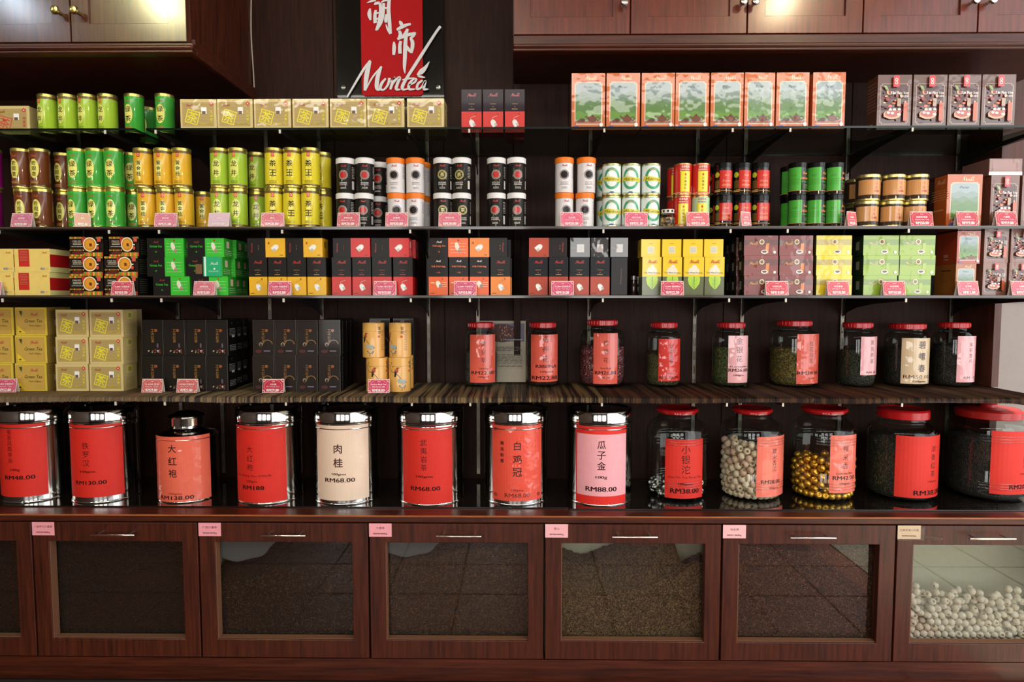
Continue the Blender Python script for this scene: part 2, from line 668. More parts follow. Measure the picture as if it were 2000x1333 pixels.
def knob(parent, x, y, z, mt):
    bm = bmesh.new()
    lathe(bm, [(0.005, 0), (0.0045, 0.012), (0.006, 0.016), (0.0105, 0.02), (0.0125, 0.026), (0.010, 0.032), (0, 0.034)], 16)
    bmesh.ops.rotate(bm, verts=bm.verts, matrix=Matrix.Rotation(PI / 2, 3, 'X'))
    o = finish(bm, 'knob', mt, parent, True)
    o.location = (x, y, z)
    return o


def frame(name, x0, x1, y0, y1, z0, z1, st, rt, rb, mt, parent):
    """A door frame as one closed ring with a fine bevel on its faces."""
    bm = bmesh.new()
    c = 0.0012
    sec = [(0, 0, y1), (0, 0, y0 + c), (1, 1, y0), (2, 2, y0), (3, 3, y0 + c), (3, 3, y1)]
    xi = [(x0, x1), (x0 + c, x1 - c), (x0 + st - c, x1 - st + c), (x0 + st, x1 - st)]
    zi = [(z0, z1), (z0 + c, z1 - c), (z0 + rb - c, z1 - rt + c), (z0 + rb, z1 - rt)]
    lv = [[bm.verts.new((xi[a][i], y, zi[b][j])) for i, j in ((0, 0), (1, 0), (1, 1), (0, 1))] for a, b, y in sec]
    for a, b in zip(lv, lv[1:] + lv[:1]):
        for k in range(4):
            bm.faces.new((a[k], a[(k + 1) % 4], b[(k + 1) % 4], b[k]))
    return finish(bm, name, mt, parent)


def cab_door(parent, x0, x1, z0, z1, Y, kx, kz, mt, kmat):
    st = 0.052
    o = frame('door', x0, x1, Y, Y + 0.02, z0, z1, st, st, st, mt, parent)
    box_obj('panel', (x0 + st, x1 - st, Y + 0.007, Y + 0.016, z0 + st, z1 - st), mt, o)
    knob(o, kx, Y, kz, kmat)
    return o


def wall_cabinet(label, edges, Y, zlip, zdoor, kn, side_x, mt, kmat, ymould, closed):
    root = bpy.data.objects.new('wall_cabinet', None)
    link(root)
    tag(root, label, 'cabinet')
    ztop = 2.74
    x0, x1 = edges[0], edges[-1]
    bm = bmesh.new()
    box(bm, x0, x1, Y + 0.021, YW - 0.007, zlip + 0.012, ztop)
    finish(bm, 'carcass', W_V, root)
    bm = bmesh.new()                                     # stepped moulding along the foot
    zz = zdoor - 0.004
    e = 0.0 if not closed else 0.018
    box(bm, x0 - e * 0, x1 + e, Y - 0.004, Y + 0.02, zlip + 0.020, zz, bev=0.002)
    box(bm, x0, x1 + e + 0.004, Y - 0.018, Y + 0.02, zlip + 0.008, zlip + 0.020, bev=0.004)
    box(bm, x0, x1 + e + 0.002, Y - 0.012, Y + 0.02, zlip, zlip + 0.008, bev=0.002)
    if closed:
        box(bm, x1, x1 + 0.018, Y + 0.02, YW - 0.008, zlip, zlip + 0.02, bev=0.002)
        box(bm, x1, x1 + 0.012, Y + 0.02, YW - 0.008, zlip + 0.02, zlip + 0.05, bev=0.002)
    finish(bm, 'moulding', W_H, root)
    for i, (a, b) in enumerate(zip(edges, edges[1:])):
        cab_door(root, a + 0.0018, b - 0.0018, zdoor, ztop - 0.02, Y, kn[i][0], kn[i][1], mt, kmat)
    return root


YL = -0.07
ex = [at(p, 80, YL).x for p in (-350, -112, 139, 366)]
kz = at(150, 18, YL - 0.03).z
wall_cabinet('dark wooden wall cabinet with panelled doors over the tea tins', ex, YL, at(200, 101, YL - 0.02).z, at(200, 82, YL).z,
             [(ex[1] - 0.03, kz), (at(120, 20, YL).x, kz), (at(156, 20, YL).x, kz)], None, W_CAB, M_GOLD, 0, True)
YR = 0.06
ex = [at(p, 64, YR).x for p in (1002, 1231, 1459, 1685, 1909, 2150)]
kz = at(1460, 1, YR - 0.03).z
wall_cabinet('long reddish brown wall cabinet with chrome knobs over the boxed teas', ex, YR, at(1300, 96, YR - 0.02).z, at(1300, 66, YR).z,
             [(at(1217, 1, YR).x, kz), (at(1447, 1, YR).x, kz), (at(1470, 1, YR).x, kz), (at(1895, 1, YR).x, kz), (at(1928, 1, YR).x, kz)], None,
             wood('reddish_cabinet_door', '#451a0f', '#6e2d18', 0.3, 'Z', 0.7), M_CHROME, 0, False)
# upright dark post under the near end of the right cabinet, and the pale cable beside the left one
struct(box_obj('trim_3', (at(1004, 120, YW).x, at(1017, 120, YW).x, YW - 0.03, YW - 0.0065, ZC + 0.01, at(1300, 98, YR).z), W_PANEL))
bm = bmesh.new()
p_ = catmull([(at(490, -60, YW - 0.02).x, at(490, -60, YW).z, 0), (at(493, 60, YW).x, at(493, 60, YW).z, 0), (at(498, 150, YW).x, at(498, 150, YW).z, 0), (at(502, 245, YW).x, at(502, 245, YW).z, 0)], 6)
prev = None
for x, z, _ in p_:
    ring = [bm.verts.new((x + 0.0022 * math.cos(q * PI / 3), YW - 0.012 + 0.0022 * math.sin(q * PI / 3), z)) for q in range(6)]
    if prev:
        for q in range(6):
            bm.faces.new((prev[q], prev[(q + 1) % 6], ring[(q + 1) % 6], ring[q]))
    prev = ring
tag(finish(bm, 'power_cable', mat('#b9ab98', 0.5), None, True), 'thin pale cable running down the dark panelling beside the wall cabinet', 'cable')

# ------------------------------------------------------------------ the sign
YS = YW - 0.045
bm = bmesh.new()
a_, b_ = at(657, 100, YS), at(868, 190, YS)
sz1 = at(760, -70, YS).z
box(bm, a_.x, b_.x, YS, YS + 0.005, at(760, 191, YS).z, sz1, bev=0.001)
sign = finish(bm, 'shop_sign', glass('acrylic_sheet', '#c2c4c2', 1.5))
tag(sign, 'clear acrylic wall sign with red panel and white brush lettering', 'sign')
PXM = m(1, YS)
rx0, rx1, rz0 = at(706, 100, YS).x, at(826, 100, YS).x, at(760, 188, YS).z
bm = bmesh.new()
R_ = 0.014
pts = [(rx0, sz1), (rx0, rz0 + R_)] + [(rx0 + R_ - R_ * math.cos(t), rz0 + R_ - R_ * math.sin(t)) for t in [PI / 8 * k for k in range(1, 4)]] + [(rx0 + R_, rz0), (rx1 - R_, rz0)] + \
      [(rx1 - R_ + R_ * math.sin(t), rz0 + R_ - R_ * math.cos(t)) for t in [PI / 8 * k for k in range(1, 4)]] + [(rx1, rz0 + R_), (rx1, sz1)]
vs = [bm.verts.new((x, YS - 0.004, z)) for x, z in pts]
f = bm.faces.new(vs)
ext = bmesh.ops.extrude_face_region(bm, geom=[f])
bmesh.ops.translate(bm, verts=[v for v in ext['geom'] if isinstance(v, bmesh.types.BMVert)], vec=(0, 0.0035, 0))
finish(bm, 'red_panel', mat('#b00c12', 0.6, 0, 0.0, 0, 0.15), sign)


def strokes_to(parent, name, strokes, thick, y):
    bm = bmesh.new()
    for st in strokes:
        p = catmull([((650 + x / 6.665), (yy / 6.665), w / 6.665 * PXM) for x, yy, w in st], 6)
        q = [(at(a, b, y).x, at(a, b, y).z, w) for a, b, w in p]
        L, Rr = [], []
        for i, (x, z, w) in enumerate(q):
            a = q[max(0, i - 1)]
            b = q[min(len(q) - 1, i + 1)]
            dx, dz = b[0] - a[0], b[1] - a[1]
            n = math.hypot(dx, dz) or 1
            L.append((x - dz / n * w / 2, z + dx / n * w / 2))
            Rr.append((x + dz / n * w / 2, z - dx / n * w / 2))
        fv = [(bm.verts.new((a[0], y, a[1])), bm.verts.new((b[0], y, b[1])), bm.verts.new((a[0], y + thick, a[1])), bm.verts.new((b[0], y + thick, b[1]))) for a, b in zip(L, Rr)]
        for a, b in zip(fv, fv[1:]):
            bm.faces.new((a[0], a[1], b[1], b[0]))
            bm.faces.new((a[2], b[2], b[3], a[3]))
            bm.faces.new((a[0], b[0], b[2], a[2]))
            bm.faces.new((a[1], a[3], b[3], b[1]))
        for e_ in (fv[0], fv[-1]):
            bm.faces.new((e_[0], e_[2], e_[3], e_[1]))
        y -= 0.00015
    return finish(bm, name, mat('#dcd8d6', 0.5), parent)


DI = [
    [(868, 272, 16), (885, 300, 44), (905, 335, 34)],
    [(832, 388, 26), (900, 350, 44), (960, 325, 36), (1015, 312, 26)],
    [(862, 400, 30), (880, 450, 44), (850, 515, 30)],
    [(975, 375, 30), (960, 410, 40), (925, 460, 36), (895, 480, 20)],
    [(840, 510, 26), (905, 480, 40), (985, 450, 42), (1078, 436, 34)],
    [(1070, 420, 30), (1050, 465, 34), (1005, 500, 22)],
    [(795, 542, 16), (798, 610, 46), (792, 715, 34)],
    [(885, 535, 34), (872, 600, 42), (875, 698, 46)],
    [(1010, 500, 30), (1035, 540, 46), (1036, 610, 46), (1020, 690, 34)],
    [(958, 590, 22), (985, 640, 40), (1020, 685, 26)],
    [(955, 440, 40), (945, 560, 48), (938, 750, 48), (932, 880, 36), (940, 958, 8)],
]
MENG = [
    [(486, 108, 16), (476, 180, 52), (490, 262, 22)],
    [(540, 60, 16), (560, 44, 34), (610, 34, 30)],
    [(560, 130, 28), (548, 200, 40), (552, 300, 44)],
    [(615, 40, 36), (622, 140, 40), (605, 270, 40), (560, 395, 18)],
    [(560, 175, 20), (600, 165, 20)],
    [(555, 250, 20), (600, 240, 20)],
    [(662, 40, 36), (655, 160, 40), (630, 280, 40), (575, 390, 22)],
    [(735, -10, 40), (725, 120, 48), (735, 260, 48), (750, 440, 36)],
    [(690, 318, 10), (715, 380, 28), (752, 438, 34)],
    [(665, 110, 20), (720, 100, 20)],
    [(700, 185, 26), (690, 240, 40), (690, 295, 30)],
    [(445, 35, 8), (500, 15, 24), (560, 0, 26)],
    [(620, 40, 8), (660, 12, 20), (745, -6, 32)],
    [(470, -90, 34), (600, -105, 30), (790, -130, 34)],
    [(560, -150, 34), (570, -60, 34)],
    [(700, -170, 34), (690, -70, 34)],
]
strokes_to(sign, 'lettering', MENG, 0.002, YS - 0.008)
strokes_to(sign, 'lettering', DI, 0.002, YS - 0.008)
strokes_to(sign, 'lettering', MARK, 0.0025, YS - 0.0095)
for px in (670, 856):
    bm = bmesh.new()
    lathe(bm, [(0.005, 0), (0.005, 0.03), (0.008, 0.031), (0.008, 0.036), (0, 0.037)], 12)
    bmesh.ops.rotate(bm, verts=bm.verts, matrix=Matrix.Rotation(PI / 2, 3, 'X'))
    o = finish(bm, 'standoff', M_CHROME, sign, True)
    o.location = (at(px, 165, YS).x, YW - 0.007, at(px, 170, YS).z)

# ------------------------------------------------------------------ slotted standards, brackets, shelves
ST = [(173, 'first'), (351, 'second'), (432, 'third'), (530, 'fourth'), (631, 'fifth'), (838, 'sixth'), (934, 'seventh'), (1150, 'eighth'), (1355, 'ninth'), (1447, 'tenth'), (1642, 'eleventh'), (1853, 'twelfth')]
stx = [at(p, 600, YW).x for p, _ in ST]
zt, zb = Z1 + 0.10, ZC + 0.02
std_me = None
ordn = ['first', 'second', 'third', 'fourth', 'fifth', 'sixth', 'seventh', 'eighth', 'ninth', 'tenth', 'eleventh', 'twelfth']


def standard(x, i):
    global std_me
    if std_me is None:
        bm = bmesh.new()
        w, dp = 0.0048, 0.009
        box(bm, -w, w, -0.002, 0, zb, zt)
        for s in (-1, 1):
            box(bm, s * w - 0.0012, s * w + 0.0012, -dp, -0.002, zb, zt)
        # front web between two columns of open slots
        n = int((zt - zb) / 0.05)
        ph = (zt - zb) / n
        for k in range(n):
            z = zb + k * ph
            box(bm, -w, w, -dp, -dp + 0.0015, z, z + ph * 0.42)
            box(bm, -0.0016, 0.0016, -dp, -dp + 0.0015, z + ph * 0.42, z + ph)
        o = finish(bm, 'shelf_standard', mat('#7d756a', 0.4, 0.8))
        std_me = o.data
    else:
        o = link(bpy.data.objects.new('shelf_standard', std_me))
    o.location = (x, YW - 0.007, 0)
    return tag(o, 'slotted metal shelf standard on the panelling, %s from the steel-tin end of the counter' % ordn[i], 'shelf standard', 'slotted shelf standards')


for i, x in enumerate(stx):
    standard(x, i)
br_me = {}


def bracket(x, z, th, shelf, i, hb=0.062, L=None):
    L = L or (YW - 0.018)
    k = (round(L, 3), hb)
    if k not in br_me:
        bm = bmesh.new()
        pr = [(0, 0), (-L, 0), (-L, -0.008), (-L * 0.55, -0.016), (-L * 0.25, -0.030), (-L * 0.08, -hb * 0.75), (0, -hb)]
        vs = [bm.verts.new((-0.0017, y, z_)) for y, z_ in pr]
        f = bm.faces.new(vs)
        e = bmesh.ops.extrude_face_region(bm, geom=[f])
        bmesh.ops.translate(bm, verts=[v for v in e['geom'] if isinstance(v, bmesh.types.BMVert)], vec=(0.0034, 0, 0))
        for f in bm.faces:
            f.material_index = 0
        box(bm, -0.0028, 0.0028, -L - 0.003, -L, -0.011, 0.0, mi=1)
        o = finish(bm, 'shelf_bracket', [mat('#3a3632', 0.35, 0.7), mat('#c9c2b4', 0.4)])
        br_me[k] = o.data
    else:
        o = link(bpy.data.objects.new('shelf_bracket', br_me[k]))
    o.location = (x, YW - 0.018, z - th)
    return tag(o, 'tapered metal bracket under the %s, on the %s shelf standard' % (shelf, ordn[i]), 'bracket', 'shelf brackets')


XL, XR = -1.95, at(2060, 577, 0).x
for i, x in enumerate(stx):
    if i == 3:
        continue
    bracket(x, Z1 - 0.0001, 0.0062, 'clear glass top shelf', i)
    bracket(x, Z2, 0.0102, 'shelf of tins', i)
    bracket(x, Z3, 0.0102, 'shelf of small teabag boxes', i)
    bracket(x, Z4, 0.0182, 'mat-covered shelf', i)

# top: clear glass panels
g1 = at(262, 257, 0).x
g2 = at(285, 256, 0).x
g3 = at(1112, 243, 0).x


def glass_shelf(x0, x1, label):
    bm = bmesh.new()
    box(bm, x0, x1, 0, YW - 0.02, Z1 - 0.006, Z1)
    bmesh.ops.recalc_face_normals(bm, faces=bm.faces)
    for f in bm.faces:
        f.material_index = 0 if abs(f.normal.z) > 0.5 else 1
    o = finish(bm, 'glass_shelf', [M_SHELFGLASS, M_GEDGE])
    return tag(o, label, 'shelf', 'glass top shelf panels')


glass_shelf(XL, g1, 'clear glass shelf panel under the tall lime and green tins')
glass_shelf(g2, g3 - 0.001, 'long clear glass shelf panel under the seven olive boxes')
glass_shelf(g3 + 0.001, XR, 'clear glass shelf panel under the orange and brown boxes')


def board(z, th, label, y0=0.0):
    bm = bmesh.new()
    box(bm, XL, XR, y0, YW - 0.019, z - th, z, bev=0.0012)
    o = finish(bm, 'shelf_board', M_SHELF)
    box_obj('edge_strip', (XL, XR, y0 - 0.0015, y0 - 0.0001, z - th * 0.55, z - 0.0008), mat('#4a3c30', 0.25, 0, 0.5), o)
    return tag(o, label, 'shelf')


board(Z2, 0.010, 'glossy black shelf board carrying the stacked tea tins')
board(Z3, 0.010, 'glossy black shelf board carrying the small teabag boxes')
board(Z4 - 0.004, 0.014, 'dark shelf board under the woven mats and red-lidded jars', 0.004)

# woven mats on the fourth shelf


def matmat(name, cols, sc):
    mt = bpy.data.materials.new(name)
    mt.use_nodes = True
    nt = mt.node_tree
    b = nt.nodes['Principled BSDF']
    tc = nt.nodes.new('ShaderNodeTexCoord')
    mp = nt.nodes.new('ShaderNodeMapping')
    mp.inputs['Scale'].default_value = (1, 0.02, 0.02)
    nz = nt.nodes.new('ShaderNodeTexNoise')
    nz.inputs['Scale'].default_value = sc
    nz.inputs['Detail'].default_value = 3
    cr = nt.nodes.new('ShaderNodeValToRGB')
    cr.color_ramp.elements[0].color = lin(cols[0])
    cr.color_ramp.elements[0].position = 0.42
    cr.color_ramp.elements[1].color = lin(cols[1])
    cr.color_ramp.elements[1].position = 0.62
    n2 = nt.nodes.new('ShaderNodeTexNoise')
    n2.inputs['Scale'].default_value = 240
    mx = nt.nodes.new('ShaderNodeMix')
    mx.data_type = 'RGBA'
    mx.blend_type = 'MULTIPLY'
    mx.inputs[0].default_value = 0.5
    nt.links.new(tc.outputs['Object'], mp.inputs[0])
    nt.links.new(tc.outputs['Object'], n2.inputs['Vector'])
    nt.links.new(mp.outputs[0], nz.inputs['Vector'])
    nt.links.new(nz.outputs['Fac'], cr.inputs[0])
    nt.links.new(cr.outputs[0], mx.inputs[6])
    nt.links.new(n2.outputs['Fac'], mx.inputs[7])
    nt.links.new(mx.outputs[2], b.inputs['Base Color'])
    b.inputs['Roughness'].default_value = 0.6
    return mt


def mat_runner(x0, x1, mt, label, seed):
    r = random.Random(seed)
    bm = bmesh.new()
    n = int((x1 - x0) / 0.0045)
    st = (x1 - x0) / n
    drop = [(YW - 0.05, 0.0), (0.03, 0.0), (0.001, 0.0), (-0.0035, -0.003), (-0.0042, -0.016)]
    for k in range(n):
        a, b = x0 + k * st, x0 + (k + 0.86) * st
        w = 0.002 * math.sin(k * 0.045 + seed) + r.uniform(-0.0008, 0.0008)
        h = 0.0032 + r.uniform(0, 0.0008)
        row = []
        for j, (y, z) in enumerate(drop):
            dz = z + (w if j == len(drop) - 1 else 0)
            yy = y
            row.append((bm.verts.new((a, yy, Z4 - 0.0039 + dz)), bm.verts.new((a + (b - a) / 2, yy - (0.002 if j > 2 else 0), Z4 - 0.0039 + h + dz * (1 if j > 2 else 1))), bm.verts.new((b, yy, Z4 - 0.0039 + dz))))
        for p, q in zip(row, row[1:]):
            bm.faces.new((p[0], p[1], q[1], q[0]))
            bm.faces.new((p[1], p[2], q[2], q[1]))
    o = finish(bm, 'woven_mat', mt, recalc=False)
    o['kind'] = 'thing'
    return tag(o, label, 'mat', 'woven shelf mats')


MM1 = matmat('tan_bamboo', ['#6e5536', '#846a46'], 90)
MM2 = matmat('dark_striped_bamboo', ['#2c1e16', '#9a8058'], 95)
MM3 = matmat('brown_striped_bamboo', ['#281912', '#6a4a30'], 80)
xe = [XL, at(294, 770, 0).x, at(1188, 775, 0).x, at(1590, 775, 0).x, XR]
mat_runner(xe[0], xe[1] - 0.002, MM1, 'plain tan woven mat under the stacked yellow and olive boxes', 1)
mat_runner(xe[1], xe[2] - 0.002, MM2, 'dark and straw striped woven mat under the black boxes and first jars', 2)
mat_runner(xe[2], xe[3] - 0.002, MM3, 'brown striped woven mat under the green flower tea jars', 3)
mat_runner(xe[3], xe[4], MM3, 'brown striped woven mat under the jar with the cream label', 4)

# ------------------------------------------------------------------ counter and bins
YC = -0.02
bm = bmesh.new()
box(bm, XL, XR + 0.3, YC, YW - 0.008, ZC - 0.027, ZC - 0.004, bev=0.003)
ctop = finish(bm, 'counter_top', W_H)
tag(ctop, 'long polished mahogany counter top over the tea bins', 'counter')
box_obj('pale_edge', (XL, XR + 0.3, YC - 0.0012, YC + 0.0025, ZC - 0.0085, ZC - 0.0035), W_EDGE, ctop, 0.001)  # lighter strip along the front top edge of the counter
bm = bmesh.new()
box(bm, XL, at(1112, 985, 0.045).x - 0.002, 0.052, YW - 0.03, ZC - 0.0039, ZC, bev=0.0008)
tag(finish(bm, 'glass_sheet', mat('#15110e', 0.07, 0, 1.0)), 'dark glossy sheet on the counter under the steel tins', 'counter cover')
bm = bmesh.new()
box(bm, at(1112, 985, 0.045).x, XR + 0.3, 0.040, YW - 0.03, ZC - 0.0039, ZC, bev=0.0008)
tag(finish(bm, 'glass_sheet', mat('#15110e', 0.07, 0, 1.0)), 'dark glossy sheet on the counter under the big red-lidded jars', 'counter cover')

ZD0 = at(1000, 1284, YC + 0.012).z
ZD1 = at(1000, 1022, YC + 0.012).z
struct(box_obj('baseboard_back', (XL, XR + 0.3, 0.018, 0.036, 0.0, ZD0 - 0.032), W_H))
struct(box_obj('trim_4', (XL, XR + 0.3, YC + 0.002, 0.05, ZD0 - 0.031, ZD0 - 0.003), W_H))

edges = [at(p, 1150, YC + 0.012).x for p in (-265, 73, 394, 723, 1063, 1406, 1743, 2090)]
M_BIN = mat('#c4c7b2', 0.75)
TAGS = [None, ('一级罗三六堡茶', 'RM78.00/Kg', '#e99aa0'), ('广西六堡茶', 'RM60.00/Kg', '#eb9aa2'), ('六堡茶', 'RM38.00/Kg', '#eda0a8'), ('茶心', 'RM28.00/Kg', '#efb0b4'), ('乌龙茶', 'RM21.00/Kg', '#efb6b6'), ('云南普洱小沱茶', 'RM90.00/Kg', '#dcc6a8')]
binlab = ['dark tea bin mostly cut off by the picture edge, without a price tag',
          'glass-fronted tea bin filled with black leaf under the first two steel tins',
          'glass-fronted tea bin with grey scoop cloth over dark leaf, tag reading 广西六堡茶',
          'glass-fronted tea bin with rounded grey scoop on brown leaf, tag reading 六堡茶',
          'glass-fronted tea bin with dipping brown leaf heap, tag reading 茶心',
          'glass-fronted tea bin of reddish leaf with faint floor reflection, tag reading 乌龙茶',
          'glass-fronted tea bin holding white paper-wrapped tea nests, taped cream tag']
YI = YC + 0.034                                          # inner face of the pane
bins = []
hand_me = None
for i, (a, b) in enumerate(zip(edges, edges[1:])):
    root = bpy.data.objects.new('tea_bin', None)
    link(root)
    tag(root, binlab[i], 'bin cabinet', 'glass-fronted tea bins')
    a += 0.003
    b -= 0.003
    bm = bmesh.new()
    ib, it = ZD0 + 0.012, ZC - 0.029
    YBK = YI + 0.135
    box(bm, a, b, YI + 0.002, YBK, ZD0, ib)
    box(bm, a, b, YBK, YBK + 0.012, ZD0, it)
    box(bm, a, a + 0.012, YI + 0.002, YBK, ib, it)
    box(bm, b - 0.012, b, YI + 0.002, YBK, ib, it)
    finish(bm, 'carcass', M_BIN, root)
    st, rt, rb = m(31, 0), m(38, 0), m(37, 0)
    y0, y1 = YC, YI - 0.006
    door = frame('door', a, b, y0, y1, ZD0, ZD1, st, rt, rb, W_V, root)
    bm = bmesh.new()                                     # lighter bead on the pane's left and lower sides
    e = 0.003
    wa, wb_, za, zb_ = a + st, b - st, ZD0 + rb, ZD1 - rt
    box(bm, wa, wa + e, y0 + 0.003, y1, za, zb_)
    box(bm, wa + e, wb_, y0 + 0.006, y1, za, za + e * 0.8)
    finish(bm, 'bead', mat('#6e4a34', 0.5), door)
    bm = bmesh.new()
    vs = [bm.verts.new(p) for p in ((wa, y1 + 0.002, za), (wb_, y1 + 0.002, za), (wb_, y1 + 0.002, zb_), (wa, y1 + 0.002, zb_))]
    bm.faces.new(vs)
    finish(bm, 'glass_pane', M_PANE, door, recalc=False)
    # bar handle
    hx = (a + b) / 2 + m(6, 0) * (1 if i < 4 else 0)
    hz = ZD1 - m(19, 0)
    bm = bmesh.new()
    for q in range(2):
        pass
    lathe(bm, [(0.003, -0.069), (0.0034, -0.0685), (0.0034, 0.0685), (0.003, 0.069)], 12)
    bmesh.ops.rotate(bm, verts=bm.verts, matrix=Matrix.Rotation(PI / 2, 3, 'Y'))
    bmesh.ops.translate(bm, verts=bm.verts, vec=(0, -0.026, 0))
    for s in (-1, 1):
        nb = bmesh.new()
        lathe(nb, [(0.0026, 0), (0.0026, 0.026)], 10)
        bmesh.ops.rotate(nb, verts=nb.verts, matrix=Matrix.Rotation(PI / 2, 3, 'X'))
        bmesh.ops.translate(nb, verts=nb.verts, vec=(s * 0.048, 0, 0))
        t_ = bpy.data.meshes.new('t')
        nb.to_mesh(t_)
        nb.free()
        bm.from_mesh(t_)
    h = finish(bm, 'handle', mat('#d6cfc8', 0.22, 1.0), door, True)
    h.location = (hx, y0, hz)
    if TAGS[i]:
        s1, s2, c = TAGS[i]
        P = Print(0.070, 0.042)
        P.rect(0, 0, 1, 1, c)
        P.text(s1, 0.5, 0.66, 0.17, '#3a1c1c', w=min(0.82, 0.13 * len(s1)), bold=0.006)
        P.text(s2, 0.5, 0.22, 0.13, '#2a1414', w=0.6, bold=0.02)
        o = P.build('price_tag', door, rough=0.6)
        o.location = (a + 0.034, y0 - 0.0006, ZD1 - 0.041)
        if i == 6:
            o['label'] = 'cream price tag under peeling clear tape'
            bm = bmesh.new()
            z0_ = ZD1 - 0.045
            vs = [(a - 0.001, z0_), (a + 0.078, z0_ + 0.001), (a + 0.082, z0_ + 0.044), (a, z0_ + 0.046)]
            bm.faces.new([bm.verts.new((x, y0 - 0.0016, z)) for x, z in vs])
            prev = None
            for k in range(9):
                x = a + 0.078 + k * 0.007
                zz = z0_ + 0.012 - k * 0.0009
                ww = 0.005 * (1 if k % 2 else 0.55)
                pr = (bm.verts.new((x, y0 - 0.001 - (0.003 if k % 2 else 0), zz - ww)), bm.verts.new((x + 0.004, y0 - 0.001 - (0.003 if k % 2 else 0), zz + ww)))
                if prev:
                    bm.faces.new((prev[0], pr[0], pr[1], prev[1]))
                prev = pr
            finish(bm, 'clear_tape', glass('sticky_tape', '#f2efe8', 1.5, 0.1, 0.4), door, recalc=False)
    bins.append((a, b, wa, wb_, za, zb_))

# ---- tea in the bins


def interp(p, t):
    for (x0, y0), (x1, y1) in zip(p, p[1:]):
        if t <= x1:
            k = (t - x0) / (x1 - x0)
            k = k * k * (3 - 2 * k) * 0.6 + k * 0.4
            return y0 + (y1 - y0) * k
    return p[-1][1]


def heap(i, front, rear, cols, sliver, label, n=5200, seed=0, dens=1.0):
    """Loose leaf: surface height runs from the front profile at the pane to the rear profile; slivers of leaf lie on it."""
    a, b, wa, wb_, za, zb_ = bins[i]
    r = random.Random(seed)
    x0, x1 = a + 0.014, b - 0.014
    y0, y1 = YI + 0.006, YI + 0.132
    zf = ZD0 + 0.014
    bm = bmesh.new()
    NX, NY, NZ = 70, 14, 40

    def hgt(u, v):
        k = min(1, v / 0.62)
        k = k * k * (3 - 2 * k)
        A, B = interp(front, u), interp(rear, u)
        return za + (A * (1 - k) + B * k) * (zb_ - za)

    def bump(u, w):
        return 0.0022 * (math.sin(u * 61 + w * 47 + seed) * math.cos(w * 83 - u * 29) + 0.8 * math.sin(u * 151 + w * 173))
    top = []
    for j in range(NY + 1):
        row = []
        for k in range(NX + 1):
            u, v = k / NX, j / NY
            row.append(bm.verts.new((x0 + (x1 - x0) * u, y0 + (y1 - y0) * v, max(zf + 0.002, min(hgt(u, v) + bump(u, v), ZC - 0.05)))))
        top.append(row)
    for j in range(NY):
        for k in range(NX):
            bm.faces.new((top[j][k], top[j][k + 1], top[j + 1][k + 1], top[j + 1][k]))
    prev = top[0]
    for q in range(1, NZ + 1):
        row = []
        for k in range(NX + 1):
            u = k / NX
            zt_ = top[0][k].co.z
            w = q / NZ
            row.append(bm.verts.new((x0 + (x1 - x0) * u, y0 + (0.0012 + bump(u * 1.7, w * 2.3) * 0.4 if q < NZ else 0), zt_ + (zf - zt_) * w)))
        for k in range(NX):
            bm.faces.new((prev[k], row[k], row[k + 1], prev[k + 1]))
        prev = row
    for f in bm.faces:
        f.material_index = 0
        f.smooth = True
    for q in range(n):
        u = r.random()
        x = min(x1 - 0.006, max(x0 + 0.006, x0 + (x1 - x0) * u))
        zfr = min(hgt(u, 0), ZC - 0.055)
        if r.random() < 0.72:
            y = y0 - 0.0004 - r.random() * 0.0012
            z = zf + 0.005 + (zfr - zf - 0.006) * r.random()
            nrm = 0
        else:
            v = r.random() ** 1.4
            y = y0 + 0.006 + (y1 - y0 - 0.012) * v
            z = min(hgt(u, v), ZC - 0.055) + 0.0025
            nrm = 1
        L, w = r.uniform(0.003, 0.009), r.uniform(0.0006, 0.0014)
        t = r.random() * PI
        dx, dz = math.cos(t) * L / 2, math.sin(t) * L / 2
        ex_, ez = -math.sin(t) * w / 2, math.cos(t) * w / 2
        tl = r.uniform(-0.0006, 0.0006)
        P4 = [(x - dx - ex_, -dz - ez), (x + dx - ex_, dz - ez), (x + dx + ex_, dz + ez), (x - dx + ex_, -dz + ez)]
        vs = []
        for ii, (px, d) in enumerate(P4):
            if nrm == 0:
                vs.append(bm.verts.new((px, y - (0.0008 if ii in (1, 2) else 0), z + d)))
            else:
                vs.append(bm.verts.new((px, y + d * 0.7, z + d * 0.3 + 0.001)))
        f = bm.faces.new(vs)
        f.material_index = 1 + r.randrange(len(sliver))
    o = finish(bm, 'loose_tea', [cols] + [mat(c, 0.6) for c in sliver], recalc=False)
    return tag(o, label, 'tea leaves', None, 'stuff')


DK = speckle('black_leaf', ['#120c08', '#1e150d', '#2a1d12', '#0e0b08'], 300)
BR = speckle('brown_leaf', ['#22160c', '#3a2716', '#4c3620', '#181009'], 300)
RB = speckle('reddish_leaf', ['#2c1810', '#452619', '#573422', '#1c0f0a'], 300)
heap(0, [(0, 0.9), (1, 0.95)], [(0, 1.1), (1, 1.1)], DK, ['#3b2b1c', '#2a2016'], 'dark loose tea leaf in the bin cut off by the picture edge', 1500, 1)
heap(1, [(0, 1.15), (1, 1.15)], [(0, 1.2), (1, 1.2)], DK, ['#3b2b1c', '#2a2016', '#4c3925'], 'near-black loose tea leaf filling the bin beneath the first steel tins', 3500, 2)
heap(2, [(0, 0.50), (0.2, 0.55), (0.45, 0.70), (0.8, 0.72), (1, 0.74)], [(0, 0.62), (0.12, 0.78), (0.2, 1.0), (1, 1.1)], DK, ['#5a4630', '#3a2d1c', '#77603f'], 'dark loose tea leaf partly under a grey cloth in the bin', 5200, 3)
